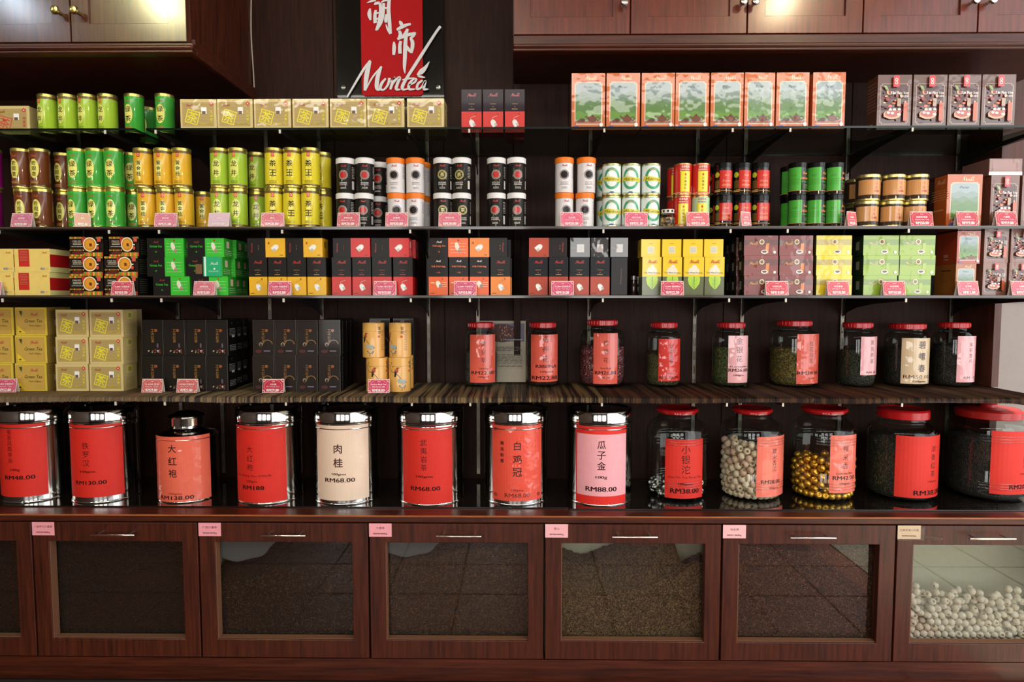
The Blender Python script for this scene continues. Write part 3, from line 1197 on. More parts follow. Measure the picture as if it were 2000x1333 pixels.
heap(3, [(0, 0.74), (0.3, 0.78), (0.55, 0.9), (1, 0.92)], [(0, 0.95), (0.5, 1.05), (1, 1.1)], BR, ['#6b4e30', '#4a3320', '#84653e'], 'brown stalky loose tea leaf with a grey scoop resting on it', 5200, 4)
heap(4, [(0, 0.55), (0.16, 0.50), (0.28, 0.43), (0.5, 0.47), (0.75, 0.60), (0.9, 0.75), (1, 0.68)], [(0, 0.80), (0.22, 0.68), (0.45, 0.80), (0.62, 1.0), (0.77, 1.0), (0.86, 0.60), (1, 0.70)], speckle('tan_stem_leaf', ['#3a2a18', '#57452b', '#6d5a3a', '#241a10'], 330), ['#8c7650', '#5b4a2e', '#a58d63', '#45361f'], 'tan and brown tea stems heaped with a dip in the middle of the bin', 9000, 5)
heap(5, [(0, 0.95), (0.3, 0.92), (0.5, 0.88), (0.8, 0.9), (1, 0.95)], [(0, 1.1), (1, 1.1)], RB, ['#7a5238', '#54341f', '#96704a'], 'reddish brown loose oolong leaf filling the bin', 5600, 6)

# grey cloth scoop shapes lying on the tea


def draped(i, cx, cz, rx, rz, dep, label, name, mt):
    a, b, wa, wb_, za, zb_ = bins[i]
    X, Zc = wa + (wb_ - wa) * cx, za + (zb_ - za) * cz
    bm = bmesh.new()
    n, k = 26, 9
    prev = None
    for j in range(k + 1):
        ph = PI * 0.5 * j / k
        row = []
        for q in range(n + 1):
            th = PI + PI * q / n
            R1 = math.cos(ph)
            wv = 1 + 0.03 * math.sin(q * 1.1)
            x = X + rx * R1 * math.cos(th) * wv
            z = Zc + rz * R1 * math.sin(th) * wv
            x = max(a + 0.016, x)
            y = YI + 0.0004 + dep * (1 - math.sin(ph))
            row.append(bm.verts.new((x, y, z)))
        if prev:
            for q in range(n):
                try:
                    bm.faces.new((prev[q], prev[q + 1], row[q + 1], row[q]))
                except ValueError:
                    pass
        prev = row
    o = finish(bm, name, mt, None, True)
    md = o.modifiers.new('thickness', 'SOLIDIFY')
    md.thickness = 0.0006
    return tag(o, label, 'scoop')


M_GREY = mat('#62676a', 0.6)
draped(2, 0.12, 1.06, 0.13, 0.095, 0.0028, 'crumpled grey cloth sheet tucked behind the glass over dark tea', 'grey_cloth', M_GREY)['category'] = 'cloth'
draped(3, 0.13, 1.05, 0.115, 0.075, 0.0028, 'rounded grey plastic scoop pushed into the brown tea', 'tea_scoop', M_GREY)

# ------------------------------------------------------------------ products: one prototype of each kind
ORD = ['first', 'second', 'third', 'fourth', 'fifth', 'sixth', 'seventh', 'eighth', 'ninth', 'tenth']
KIT, USED = {}, set()


def use(key):
    o = KIT[key]
    if key not in USED:
        USED.add(key)
        return o
    return dup(o)


def carton(key, name, W, H, D, col, front=None, right=None, left=None, film=0.0, rough=0.4, top=None, split=None, bev=0.0012, coat=0.12):
    """A printed carton; origin at the middle of its foot. split: (height share, lower colour) for two-tone cartons."""
    bm = bmesh.new()
    mats = [mat(col, rough, 0, coat, film)]
    if split:
        h = H * split[0]
        box(bm, -W / 2, W / 2, -D / 2, D / 2, 0, H, bev=bev)
        bmesh.ops.bisect_plane(bm, geom=bm.verts[:] + bm.edges[:] + bm.faces[:], plane_co=(0, 0, h), plane_no=(0, 0, 1))
        mats.append(mat(split[1], rough, 0, coat, film))
        for f in bm.faces:
            if f.calc_center_median().z < h:
                f.material_index = 1
    else:
        box(bm, -W / 2, W / 2, -D / 2, D / 2, 0, H, bev=bev)
    # the tucked flap line across the top and a slight sag of the panels
    o = finish(bm, name, mats)
    if front:
        front.build('printed_front', o, y=D / 2, film=film, rough=rough, coat=coat)
    if right:
        right.build('printed_side', o, y=W / 2, side=1, film=film, rough=rough, coat=coat)
    if left:
        left.build('printed_side', o, y=W / 2, side=-1, film=film, rough=rough, coat=coat)
    KIT[key] = o
    return o


def tin(key, name, r, H, col, lidc, wrap=None, a_mid=0.0, lid_h=0.010, band=None, seg=40, metal_lid=True, rough=0.3, foot=True, lip=0.0006, taper=0.0, lidrough=0.25):
    bm = bmesh.new()
    rb, rt = r * (1 - taper), r
    b0 = 0.006 if foot else 0.0
    lathe(bm, [(0, 0), (rb - 0.0015, 0), (rb, 0.0012), (rb, b0), (rb - 0.0003, b0 + 0.0004), (rt - 0.0003 if not taper else rt - 0.0003, H - lid_h)], seg, close=True)
    mats = [mat(col, rough, 0.0, 0.5)]
    if foot:
        mats.append(mat(lidc, lidrough, 0.85 if metal_lid else 0))
        for f in bm.faces:
            if f.calc_center_median().z < b0 - 0.0005:
                f.material_index = 1
    o = finish(bm, name, mats, None, True)
    bm = bmesh.new()
    lathe(bm, [(rt + lip, H - lid_h), (rt + lip, H - 0.002), (rt - 0.0015, H), (rt - 0.004, H), (rt - 0.005, H - 0.0022), (0, H - 0.0022)], seg, close=False)
    finish(bm, 'lid', mat(lidc, lidrough, 0.85 if metal_lid else 0), o, True)
    if band:
        # printed bands in another colour at the head and foot of the wall
        for z0, z1, c in band:
            B = Print(2 * PI * r * 0.999, H)
            B.rect(0, z0, 1, z1, c)
            B.build('colour_band', o, r=r, seg=seg, rough=rough, coat=0.5)
    if wrap:
        for P, a in (wrap if isinstance(wrap, list) else [(wrap, a_mid)]):
            P.build('printed_label', o, r=r, a_mid=a, seg=seg, rough=rough, coat=0.5, eps=0.00012, z=0)
    KIT[key] = o
    return o


def bag(P, cx, cy, s, col='#e9e6de', tilt=-0.5, tagc=None, tx=0.0, ty=0.0):
    """A folded tea bag seen at a slant, with its string and tag."""
    k = s
    pts = [(-0.35, -0.5), (0.35, -0.5), (0.35, 0.15), (0.22, 0.42), (0, 0.5), (-0.22, 0.42), (-0.35, 0.15)]
    c, s_ = math.cos(tilt), math.sin(tilt)
    r = P.W / P.H
    P.poly([(cx + (x * c - y * s_) * k, cy + (x * s_ + y * c) * k * r) for x, y in pts], col)
    q = [(0.0, -0.1), (0.35, -0.1), (0.35, -0.5), (0.0, -0.5)]
    P.poly([(cx + (x * c - y * s_) * k, cy + (x * s_ + y * c) * k * r) for x, y in q], '#b9b4ac')
    return P


def olive(ring_c):
    P = Print(0.112, 0.088)
    P.rect(0, 0, 1, 1, '#cdb67a').rect(0.05, 0.08, 0.93, 0.9, '#ae945c').lines(0.08, 0.12, 0.9, 0.86, 7, '#a38f55', 0.12)
    a = Print(0.112, 0.088)
    cx, cy, rr = 0.335, 0.40, 0.255
    k = P.W / P.H
    th = 0.5
    for q, c in ((rr, ring_c), (rr - 0.035, '#ae945c')):
        P.poly([(cx + q * math.cos(th + PI / 2 * j), cy + q * k * math.sin(th + PI / 2 * j)) for j in range(4)], c)
    P.text('茶', cx, cy, 0.36, ring_c, bold=0.012, rot=th - PI / 4)
    P.rect(0.585, 0.50, 0.73, 0.73, '#ece8e2').rect(0.60, 0.50, 0.70, 0.60, '#6a5140')
    P.poly([(0.865, 0.93), (0.925, 0.845), (0.865, 0.76), (0.805, 0.845)], '#c8302a').rect(0.845, 0.82, 0.885, 0.87, '#e9b9a8')
    P.vtext('乌龙茶', 0.86, 0.62, 0.26, 0.10, ring_c, bold=0.02)
    P.text('Chinese Tea', 0.70, 0.17, 0.06, ring_c, w=0.38, bold=0.02)
    P.logo(0.25, 0.80, 0.22, '#b5653f')
    return P


SP = Print(0.075, 0.088)
SP.rect(0, 0, 1, 1, '#c6ac72').rect(0.28, 0.66, 0.68, 0.92, '#d6cf52').rect(0.33, 0.70, 0.63, 0.88, '#b9a962').text('茶', 0.48, 0.79, 0.15, '#6a5a2a').lines(0.2, 0.1, 0.8, 0.5, 6, '#9a8a50', 0.15)
carton('olive', 'tea_box', 0.112, 0.088, 0.075, '#c6ac72', olive('#e2d328'), right=SP, film=0.25)
carton('olive_red', 'tea_box', 0.112, 0.088, 0.11, '#c6ac72', olive('#c8483a'), film=0.25)


def ovaltin(key, col, name_cn, lidc='#cfc068', oval='#e2dc7c', ink='#3d3a1c', seal=None, hexa=False, outline=None, band=None, r=0.0278, H=0.1225, foottxt='#caa', bandc='#6a5426'):
    P = Print(r * 1.75, H)
    if seal:
        P.rect(0.40, 0.76, 0.60, 0.88, seal).ring(0.5, 0.82, 0.06, 0.02, '#f0c8b8', ry=0.035, n=10)
    else:
        P.logo(0.5, 0.80, 0.36, '#c0603a')
    if hexa:
        P.poly([(0.5, 0.70), (0.66, 0.62), (0.70, 0.48), (0.62, 0.32), (0.5, 0.26), (0.38, 0.32), (0.30, 0.48), (0.34, 0.62)], oval)
    elif outline:
        P.ring(0.5, 0.48, 0.22, 0.02, outline, ry=0.22)
    else:
        P.ell(0.5, 0.48, 0.29, 0.24, oval)
    P.vtext(name_cn, 0.5, 0.67, 0.29, 0.15 if len(name_cn) == 2 else 0.11, ink, bold=0.015)
    P.lines(0.25, 0.11, 0.75, 0.18, 2, foottxt, 0.22)
    return tin(key, 'tea_tin', r, H, col, lidc, P, 0.0, 0.010, band or [(0.05, 0.085, bandc), (0.86, 0.92, bandc)], rough=0.26, seg=40)


def ut(key, base, ang, **k):
    pass


LIME, GREEN, GOLDY, YEL, BRN, PURP = '#9dbb33', '#3a9a33', '#daa828', '#d8c62c', '#663417', '#760f58'
ovaltin('lime', LIME, '龙井', seal='#d2552e', oval='#d9da6c', foottxt='#6f8a22')
ovaltin('green', GREEN, '绿茶', oval='#e3dd72', foottxt='#c8542e', bandc='#35a62e')
ovaltin('gold', GOLDY, '黄金桂', seal='#cc3a28', hexa=True, oval='#e4dc78', foottxt='#8a6a18')
ovaltin('yellow', YEL, '茶王', seal='#cc3a28', outline='#b8932a', ink='#2c2a10', foottxt='#8a7a1a')
ovaltin('brown', BRN, '铁观音', oval='#d9cf66', ink='#3a2a12', foottxt='#c89a50', bandc='#5b2c12')
ovaltin('purple', PURP, '茶', oval='#c8b060', foottxt='#c090b0', bandc=PURP)


def emblem_tin(key, col, lidc, ringc, core, ink, logo='#b0342a', r=0.0283, H=0.1065, lidrough=0.35):
    P = Print(r * 1.7, H)
    P.logo(0.5, 0.76, 0.42, logo)
    P.ring(0.5, 0.50, 0.30, 0.03, ringc).ell(0.5, 0.50, 0.21, None, core, n=18)
    if core == '#1b1815':
        P.text('茶', 0.5, 0.50, 0.13, ringc, bold=0.02)
    P.ring(0.5, 0.50, 0.245, 0.03, ringc, n=16)
    P.lines(0.25, 0.20, 0.75, 0.30, 3, ink, 0.18).lines(0.32, 0.10, 0.68, 0.16, 2, ink, 0.2)
    Q = Print(r * 0.5, H)
    Q.rect(0, 0.1, 0.7, 0.34, '#cfcac0').lines(0, 0.4, 1, 0.75, 8, ink, 0.15)
    return tin(key, 'tea_tin', r, H, col, lidc, [(P, 0.0), (Q, 1.25)], 0.0, 0.018, None, metal_lid=False, rough=0.25, foot=False, lip=0.0012, lidrough=lidrough)


emblem_tin('black_red', '#1d1916', '#dedbd8', '#a89c8e', '#b3221c', '#d8d2c8')
emblem_tin('black_gold', '#1d1a15', '#dedbd8', '#c6b873', '#1b1815', '#d8d2c8')
emblem_tin('white_dark', '#d6d0d0', '#e5761c', '#4a2a2a', '#1c1412', '#7a6c6c')

P = Print(0.075, 0.097)
P.ring(0.5, 0.52, 0.36, 0.11, '#3f9b6c', ry=0.34, n=30).text('TRADE TEA', 0.5, 0.80, 0.05, '#c9a28c', w=0.3, bold=0.02)
P.poly([(0.06, 0.60), (0.94, 0.54), (0.98, 0.40), (0.03, 0.46)], '#d2c63a').text('Montea', 0.5, 0.50, 0.09, '#3a3418', w=0.62, bold=0.012, italic=0.25)
P.ell(0.5, 0.09, 0.10, 0.025, '#3c5a8c')
tin('mint', 'tea_can', 0.029, 0.097, '#dfe6e0', '#cfc28a', P, 0.0, 0.006, [(0.075, 0.095, '#8fbf9a'), (0.92, 0.945, '#8fbf9a')], rough=0.25)
for k, c, c2 in (('redtin', '#c22a22', '#f0e4d0'), ('palegreentin', '#a9cf9c', '#c83a6a')):
    P = Print(0.042, 0.097)
    P.text('名茶茗茶', 0.5, 0.88, 0.07, c2, w=0.62, bold=0.03).text('MONTEA', 0.5, 0.79, 0.045, c2, w=0.62, bold=0.03)
    P.rect(0.14, 0.10, 0.86, 0.74, '#e2d026').rect(0.20, 0.13, 0.80, 0.71, '#e6d52e').ell(0.5, 0.64, 0.07, 0.04, '#c8362a', n=10)
    P.vtext('白毫银针', 0.5, 0.57, 0.17, 0.075, '#8a6a1c', bold=0.02)
    Q = Print(0.010, 0.097).rect(0, 0.08, 1, 0.30, '#e8e4e0')
    tin(k, 'tea_tin', 0.0275, 0.097, c, '#d8a070', [(P, 0.0), (Q, 1.15)], 0.0, 0.006, [(0.06, 0.085, '#d8a070')], rough=0.25)
# small black-lidded canisters with gold lines
for k, c, ink in (('canister_red', '#c2261e', '#e8a05a'), ('canister_green', '#4aa838', '#2f6a22')):
    P = Print(0.044, 0.098)
    P.rect(0, 0.20, 1, 0.75, c) if k == 'canister_red' else P.rect(-0.0, 0.13, 1.0, 0.86, c)
    if k == 'canister_red':
        P.logo(0.5, 0.6, 0.4, ink).text('Organic', 0.5, 0.42, 0.08, ink, w=0.6, italic=0.3).lines(0.2, 0.26, 0.8, 0.33, 2, ink, 0.2)
        Q = Print(0.03, 0.098).ell(0.45, 0.62, 0.28, None, '#b8c22c', n=14).rect(0.2, 0.2, 0.75, 0.45, '#5a4a1c').lines(0.15, 0.08, 0.85, 0.18, 2, '#c9a050', 0.2)
        wr = [(P, 0.12), (Q, -0.95)]
    else:
        P.logo(0.5, 0.6, 0.4, '#3f8a2a').lines(0.1, 0.3, 0.9, 0.5, 4, '#3f8a2a', 0.15)
        Q = Print(0.036, 0.098).logo(0.45, 0.66, 0.62, '#d98a3a').text('ORGANIC', 0.52, 0.50, 0.07, '#d9762e', w=0.9, bold=0.04, italic=0.2).text('Green Tea', 0.55, 0.40, 0.06, '#4aa838', w=0.8, italic=0.2).lines(0.3, 0.18, 0.95, 0.32, 4, '#7a9a5a', 0.14)
        wr = [(P, -0.72), (Q, 0.62)]
    tin(k, 'tea_canister', 0.0275, 0.098, '#14110f', '#0f0d0c', wr, 0.0, 0.016, [(0.115, 0.13, '#c98a3c'), (0.865, 0.88, '#c98a3c')], metal_lid=False, rough=0.2, foot=False, lidrough=0.15)
P = Print(0.085, 0.078)
P.rect(0, 0.22, 1, 0.80, '#c58d55').text('炭', 0.62, 0.66, 0.12, '#c4552a').text('火', 0.62, 0.50, 0.13, '#b84422', bold=0.02).text('CHAR', 0.64, 0.36, 0.08, '#b84422', w=0.2, bold=0.02)
tin('kraft', 'tea_jar', 0.0345, 0.080, '#3a2d22', '#d9c884', P, 0.0, 0.010, None, rough=0.12, foot=True)


def fancy(key, W, H, D, frame, kind, left=None, film=0.55):
    P = Print(W, H)
    P.rect(0, 0, 1, 1, frame)

    def panel(x0, y0, x1, y1, c, n=0.05, ny=0.03):
        P.poly([(x0 + n, y0), (x1 - n, y0), (x1 - n, y0 + ny), (x1, y0 + ny), (x1, y1 - ny), (x1 - n, y1 - ny), (x1 - n, y1), (x0 + n, y1), (x0 + n, y1 - ny), (x0, y1 - ny), (x0, y0 + ny), (x0 + n, y0 + ny)], c)
    if kind == 'hills':
        panel(0.09, 0.09, 0.92, 0.85, '#e0b79a')
        panel(0.12, 0.105, 0.89, 0.835, '#8d9c9e')
        for z0, z1, c in ((0.55, 0.66, '#7c8e86'), (0.48, 0.56, '#69826a'), (0.40, 0.49, '#5a7a48'), (0.30, 0.42, '#52763a'), (0.20, 0.31, '#5f8834')):
            pts = [(0.12, z0 - 0.02)] + [(0.12 + 0.77 * q / 10, z1 + 0.025 * math.sin(q * 1.3 + z0 * 30)) for q in range(11)] + [(0.89, z0 - 0.02)]
            P.poly(pts, c)
        P.logo(0.56, 0.915, 0.40, '#f0c4a0')
        P.text("Pu'er", 0.50, 0.755, 0.045, '#5a6a66', w=0.26, italic=0.15)
        P.rect(0.10, 0.115, 0.89, 0.15, '#a5603a')
        # teapot and cups
        P.ell(0.62, 0.185, 0.13, 0.058, '#6a3620', n=18).ell(0.62, 0.243, 0.05, 0.018, '#5a2c1a', n=12).ell(0.62, 0.265, 0.018, 0.012, '#5a2c1a', n=8)
        P.poly([(0.50, 0.18), (0.40, 0.235), (0.42, 0.245), (0.52, 0.215)], '#6a3620').ring(0.79, 0.195, 0.06, 0.02, '#6a3620', ry=0.04, n=14)
        P.ell(0.32, 0.165, 0.09, 0.035, '#54301e', n=14).ell(0.22, 0.15, 0.05, 0.02, '#6a3c26', n=12)
        P.ell(0.89, 0.085, 0.055, None, '#e8e4de', n=14).ell(0.14, 0.05, 0.08, 0.02, '#3c58a8', n=12)
    else:
        panel(0.08, 0.10, 0.93, 0.84, '#a9917c')
        panel(0.10, 0.11, 0.91, 0.83, '#4a241a')
        r = random.Random(5)
        for _ in range(46):
            x, y = r.uniform(0.16, 0.86), r.uniform(0.16, 0.70)
            P.ell(x, y, r.uniform(0.02, 0.07), r.uniform(0.012, 0.035), r.choice(['#b8281c', '#8c1c14', '#c8602e', '#d69a6a', '#2a1812', '#5a2818', '#e0b890']), n=9)
        P.ell(0.42, 0.27, 0.26, 0.085, '#c49a6c', n=20).ell(0.42, 0.285, 0.22, 0.065, '#a8402a', n=20)
        for x, y in ((0.36, 0.36), (0.48, 0.36), (0.62, 0.36), (0.42, 0.29), (0.60, 0.27), (0.30, 0.30)):
            P.ell(x, y, 0.05, 0.022, '#e9e0d4', n=10)
        P.poly([(0.14, 0.80), (0.24, 0.78), (0.30, 0.70), (0.20, 0.73)], '#8aa050').rect(0.55, 0.42, 0.66, 0.56, '#a88a70').rect(0.74, 0.15, 0.86, 0.48, '#b8522e')
        P.poly([(0.42, 0.95), (0.46, 0.975), (0.58, 0.975), (0.60, 0.95), (0.60, 0.77), (0.42, 0.77)], '#c8242a').ring(0.51, 0.90, 0.045, 0.02, '#f0d0c0', n=12).ring(0.51, 0.84, 0.045, 0.02, '#f0d0c0', n=12)
        P.text('Liu Pao Tea', 0.62, 0.66, 0.055, '#f0e8e0', w=0.5, bold=0.02)
        P.text('六堡茶', 0.78, 0.595, 0.04, '#e8dcd0')
    carton(key, 'tea_box', W, H, D, frame, P, left=left, right=None, film=film)


fancy('puer', 0.107, 0.168, 0.055, '#c0622e', 'hills', film=0.25)
L_ = Print(0.06, 0.163).lines(0.1, 0.35, 0.9, 0.9, 9, '#8a7468', 0.14).lines(0.15, 0.06, 0.6, 0.14, 2, '#d8cfc6', 0.35)
fancy('liupao', 0.106, 0.163, 0.06, '#5d3a2a', 'herbs', left=L_, film=0.28)
L_ = Print(0.15, 0.162).logo(0.5, 0.86, 0.3, '#d9a27c').lines(0.25, 0.5, 0.75, 0.72, 5, '#d99a6c', 0.12).lines(0.3, 0.3, 0.6, 0.36, 1, '#d99a6c', 0.2)
fancy('puer_big', 0.113, 0.158, 0.06, '#b4571f', 'hills', left=L_, film=0.5)
fancy('liupao_big', 0.100, 0.155, 0.055, '#6a4030', 'herbs', film=0.9)
L_ = Print(0.10, 0.100).text('MONTEA', 0.5, 0.26, 0.09, '#d9b09a', w=0.2, bold=0.03).lines(0.4, 0.12, 0.62, 0.17, 1, '#d9b09a', 0.2)
fancy('puer_wrapped', 0.072, 0.100, 0.10, '#a03c1c', 'hills', left=L_, film=1.0)
fancy('puer_tan', 0.066, 0.096, 0.10, '#9a5a24', 'hills', left=Print(0.10, 0.096).rect(0.3, 0.78, 0.75, 0.81, '#2a1a10').lines(0.2, 0.1, 0.8, 0.4, 5, '#b8803c', 0.1), film=1.0)
fancy('liupao_small', 0.078, 0.099, 0.10, '#7a5040', 'herbs', film=1.0)
carton('brown_tall', 'tea_box', 0.100, 0.200, 0.050, '#4a2c20', left=Print(0.05, 0.20).rect(0, 0, 1, 1, '#4f3024').lines(0.12, 0.55, 0.88, 0.93, 9, '#8a6a58', 0.18).lines(0.12, 0.1, 0.6, 0.2, 2, '#8a6a58', 0.2), film=0.2)
carton('wrapped_flat', 'tea_box', 0.10, 0.050, 0.12, '#7d5a50', Print(0.10, 0.05).rect(0, 0, 1, 0.2, '#d8cfc8').rect(0.1, 0.3, 0.9, 0.9, '#8a6258'), film=1.0)


def upright(key, col, top='#191513', brand='#b0281e', txt=None, txc='#b08a4a', bagc='#e6e2da', gloss=0.12, name='tea_box', W=0.0585, H=0.117, D=0.058):
    P = Print(W, H)
    P.rect(0, 0.49, 1, 1, top).rect(0, 0, 1, 0.49, col)
    if txt:
        P.logo(0.5, 0.90, 0.30, '#d8d4cc').text(txt, 0.5, 0.755, 0.065, txc, w=0.74, bold=0.03).text('· 乌龙 ·', 0.5, 0.60, 0.04, txc, w=0.3, bold=0.03)
        bag(P, 0.5, 0.30, 0.34, '#e8e0cc', 0.45)
        P.ell(0.62, 0.24, 0.10, 0.045, '#8a7a72', n=10).lines(0.1, 0.3, 0.3, 0.36, 1, '#f0d8b8', 0.2).lines(0.68, 0.2, 0.95, 0.36, 3, '#f0d8b8', 0.12)
    else:
        P.logo(0.5, 0.875, 0.50, brand).text('LEMON TEA' if key == 'yellowbox' else 'CEYLON TEA', 0.5, 0.665, 0.022, txc, w=0.3, bold=0.03).text('· 茶 ·', 0.5, 0.60, 0.022, txc, w=0.12).lines(0.35, 0.53, 0.65, 0.56, 1, txc, 0.25)
        bag(P, 0.52, 0.22, 0.36, bagc, 0.5)
        P.stroke([(0.52, 0.55, 0.012), (0.45, 0.68, 0.012), (0.60, 0.76, 0.012), (0.72, 0.80, 0.012)], '#e8dcc8' if col.startswith('#c') else '#8a6a1a')
    P.ell(0.72, 0.43, 0.05, None, '#a02a18', n=4)
    P.lines(0.08, 0.04, 0.3, 0.07, 1, '#3a2a1a', 0.25)
    carton(key, name, W, H, D, col, P, split=(0.49, col), film=0.0, coat=gloss)
    KIT[key].data.materials[0] = mat(top, 0.35, 0, gloss)
    return P


def lying(key, col, flip=False, top='#191513', brand='#b0281e', txt=None, txc='#b08a4a', side=None, gloss=0.12, W=0.117, H=0.0585, D=0.058, bagc='#e6e2da'):
    """The same carton laid on its side: the dark half beside the coloured one."""
    P = Print(W, H)
    a, b = (0.0, 0.48) if not flip else (0.52, 1.0)
    P.rect(0, 0, 1, 1, col).rect(a, 0, b, 1, top)
    mx = (a + b) / 2
    cx = 0.74 if not flip else 0.26
    if txt:
        P.logo(mx, 0.80, 0.16, '#d8d4cc' if txt != 'Green Tea' else '#8a3a22').text(txt, mx, 0.58, 0.13, txc, w=0.33, bold=0.02).text('· 茶 ·', mx, 0.28, 0.09, txc)
        P.ell(cx - 0.03, 0.56, 0.055, 0.23, '#dfd4c0', n=16, rot=0.25).ell(cx + 0.035, 0.36, 0.045, 0.11, '#9a7a72', n=12).poly([(cx, 0.94), (cx + 0.03, 0.88), (cx, 0.82), (cx - 0.03, 0.88)], '#a8301c').lines(cx - 0.2, 0.15, cx + 0.2, 0.8, 4, '#c8dca8' if txt == 'Green Tea' else '#f0d8b8', 0.05)
    else:
        q = Print(0.001, 0.001)
        v, f = None, None
        P.text('Montea', a + 0.11, 0.5, 0.09, brand, w=0.24, rot=PI / 2 if not flip else -PI / 2, italic=0.3, bold=0.02) if not flip else P.text('Montea', b - 0.11, 0.5, 0.09, brand, w=0.24, rot=-PI / 2, italic=0.3, bold=0.02)
        P.text('TEA · 茶', mx + 0.05, 0.5, 0.05, txc, w=0.12, rot=PI / 2, bold=0.02)
        bag(P, cx, 0.5, 0.20, bagc, -0.9)
        P.rect(cx - 0.19, 0.68, cx - 0.15, 0.80, '#a83a1c').lines(cx + 0.12, 0.08, cx + 0.2, 0.14, 1, '#3a2a1a', 0.25)
    R_ = None
    if side:
        R_ = Print(D, H)
        R_.rect(0, 0, 1, 1, side).rect(0.3, 0.5, 0.6, 0.85, '#e8c0b0' if side != '#e6b31c' else '#8a7430').lines(0.1, 0.1, 0.9, 0.4, 3, '#f0e0d0' if side != '#e6b31c' else '#9a8030', 0.1)
    carton(key, 'tea_box', W, H, D, col if not flip else top, P, right=R_, coat=gloss)


upright('yellowbox', '#dfa818')
lying('yellow_lying', '#e0aa1a', side='#e6b31c')
upright('redbox', '#c01e1a', txc='#a84434')
lying('red_lying', '#c41f1a', txc='#8a2a1e', side='#d02a3a')
upright('orangebox', '#e05c22', txt='Teh OoLong', txc='#e06a2c')
lying('orange_lying', '#e4642a', txt='OoLong Tea', txc='#e06a2c')
upright('amberbox', '#e07c1c', txc='#c07a3a')
lying('amber_lying', '#e8802a', flip=True, txc='#c07a3a')
upright('rustbox', '#a8381c', top='#16151a')
lying('rust_lying', '#ac3a1e', flip=True, top='#201816')
upright('redtall', '#cf2a22', top='#231422', brand='#b02a34', gloss=0.5, W=0.064, H=0.131, D=0.06)
lying('green_lying', '#36b42e', txt='Green Tea', txc='#36b42e', side='#2f9f2c')
carton('black_plain', 'tea_box', 0.0585, 0.117, 0.058, '#1b1816', Print(0.0585, 0.117).text('Montea', 0.6, 0.5, 0.05, '#5c1f18', w=0.8, rot=PI / 2), coat=0.3)
carton('black_square', 'tea_box', 0.060, 0.0585, 0.058, '#221e1b', Print(0.060, 0.0585).rect(0, 0, 1, 1, '#2a2521').rect(0.34, 0.25, 0.70, 0.66, '#b9b4ae').rect(0.37, 0.28, 0.67, 0.63, '#a7a29d').lines(0.05, 0.42, 0.3, 0.5, 1, '#6a645e', 0.2), film=0.25)

# leaf-fronted yellow boxes
P = Print(0.0595, 0.117)
P.rect(0, 0, 1, 0.49, '#5f6340').rect(0, 0.49, 1, 1, '#e3c01c')
P.ell(0.5, 0.62, 0.28, 0.13, '#ded7c0', n=20).ell(0.52, 0.74, 0.13, 0.06, '#ded7c0', n=12)
P.rect(0, 0.49, 1, 0.545, '#e3c01c').poly([(0.24, 0.49), (0.20, 0.42), (0.26, 0.28), (0.40, 0.20), (0.52, 0.15), (0.64, 0.20), (0.78, 0.30), (0.82, 0.42), (0.78, 0.49)], '#a8cc3c')
P.poly([(0.50, 0.49), (0.54, 0.49), (0.53, 0.17), (0.51, 0.17)], '#4a7a2a')
for q in (0.40, 0.32, 0.25):
    P.stroke([(0.52, q * 1.97 - 0.1, 0.012), (0.68, q * 1.97 + 0.04, 0.008)], '#5f8f30', n=2).stroke([(0.52, q * 1.97 - 0.1, 0.012), (0.36, q * 1.97 + 0.04, 0.008)], '#5f8f30', n=2)
P.logo(0.5, 0.88, 0.55, '#c85a1e').text('Teh Misai Kucing', 0.5, 0.585, 0.05, '#5a5a28', w=0.84, bold=0.01)
carton('leafbox', 'tea_box', 0.0595, 0.117, 0.058, '#e3c01c', P, split=(0.49, '#5f6340'), coat=0.6)
carton('yellow_square', 'tea_box', 0.0595, 0.054, 0.058, '#e3c01c', Print(0.0595, 0.054).rect(0, 0, 1, 1, '#e4c11e').rect(0.34, 0.2, 0.68, 0.60, '#dad3b4').rect(0.37, 0.24, 0.65, 0.56, '#c4bfa8').lines(0.4, 0.7, 0.62, 0.8, 1, '#b89a20', 0.2), left=Print(0.058, 0.054).rect(0, 0, 1, 1, '#d6b21a').ell(0.5, 0.5, 0.12, None, '#7a7a30', n=10), coat=0.5)

# yellow gift box with red panel
P = Print(0.118, 0.072)
P.rect(0, 0, 1, 1, '#e2c46c').rect(0.12, 0.23, 0.42, 0.97, '#c42a20').rect(0.15, 0.42, 0.39, 0.94, '#ad2a20').lines(0.16, 0.45, 0.38, 0.92, 7, '#c8604a', 0.25).ring(0.78, 0.14, 0.06, 0.02, '#6a6a8a', ry=0.05, n=14).ring(0.90, 0.14, 0.05, 0.01, '#b8a468', ry=0.05, n=14).logo(0.85, 0.84, 0.16, '#c8803c')
R_ = Print(0.11, 0.072).rect(0, 0, 1, 1, '#e8dc8c').rect(0, 0.22, 1, 0.76, '#b81c1c')
carton('gift', 'tea_box', 0.118, 0.072, 0.11, '#e4cf7c', P, right=R_, coat=0.4)

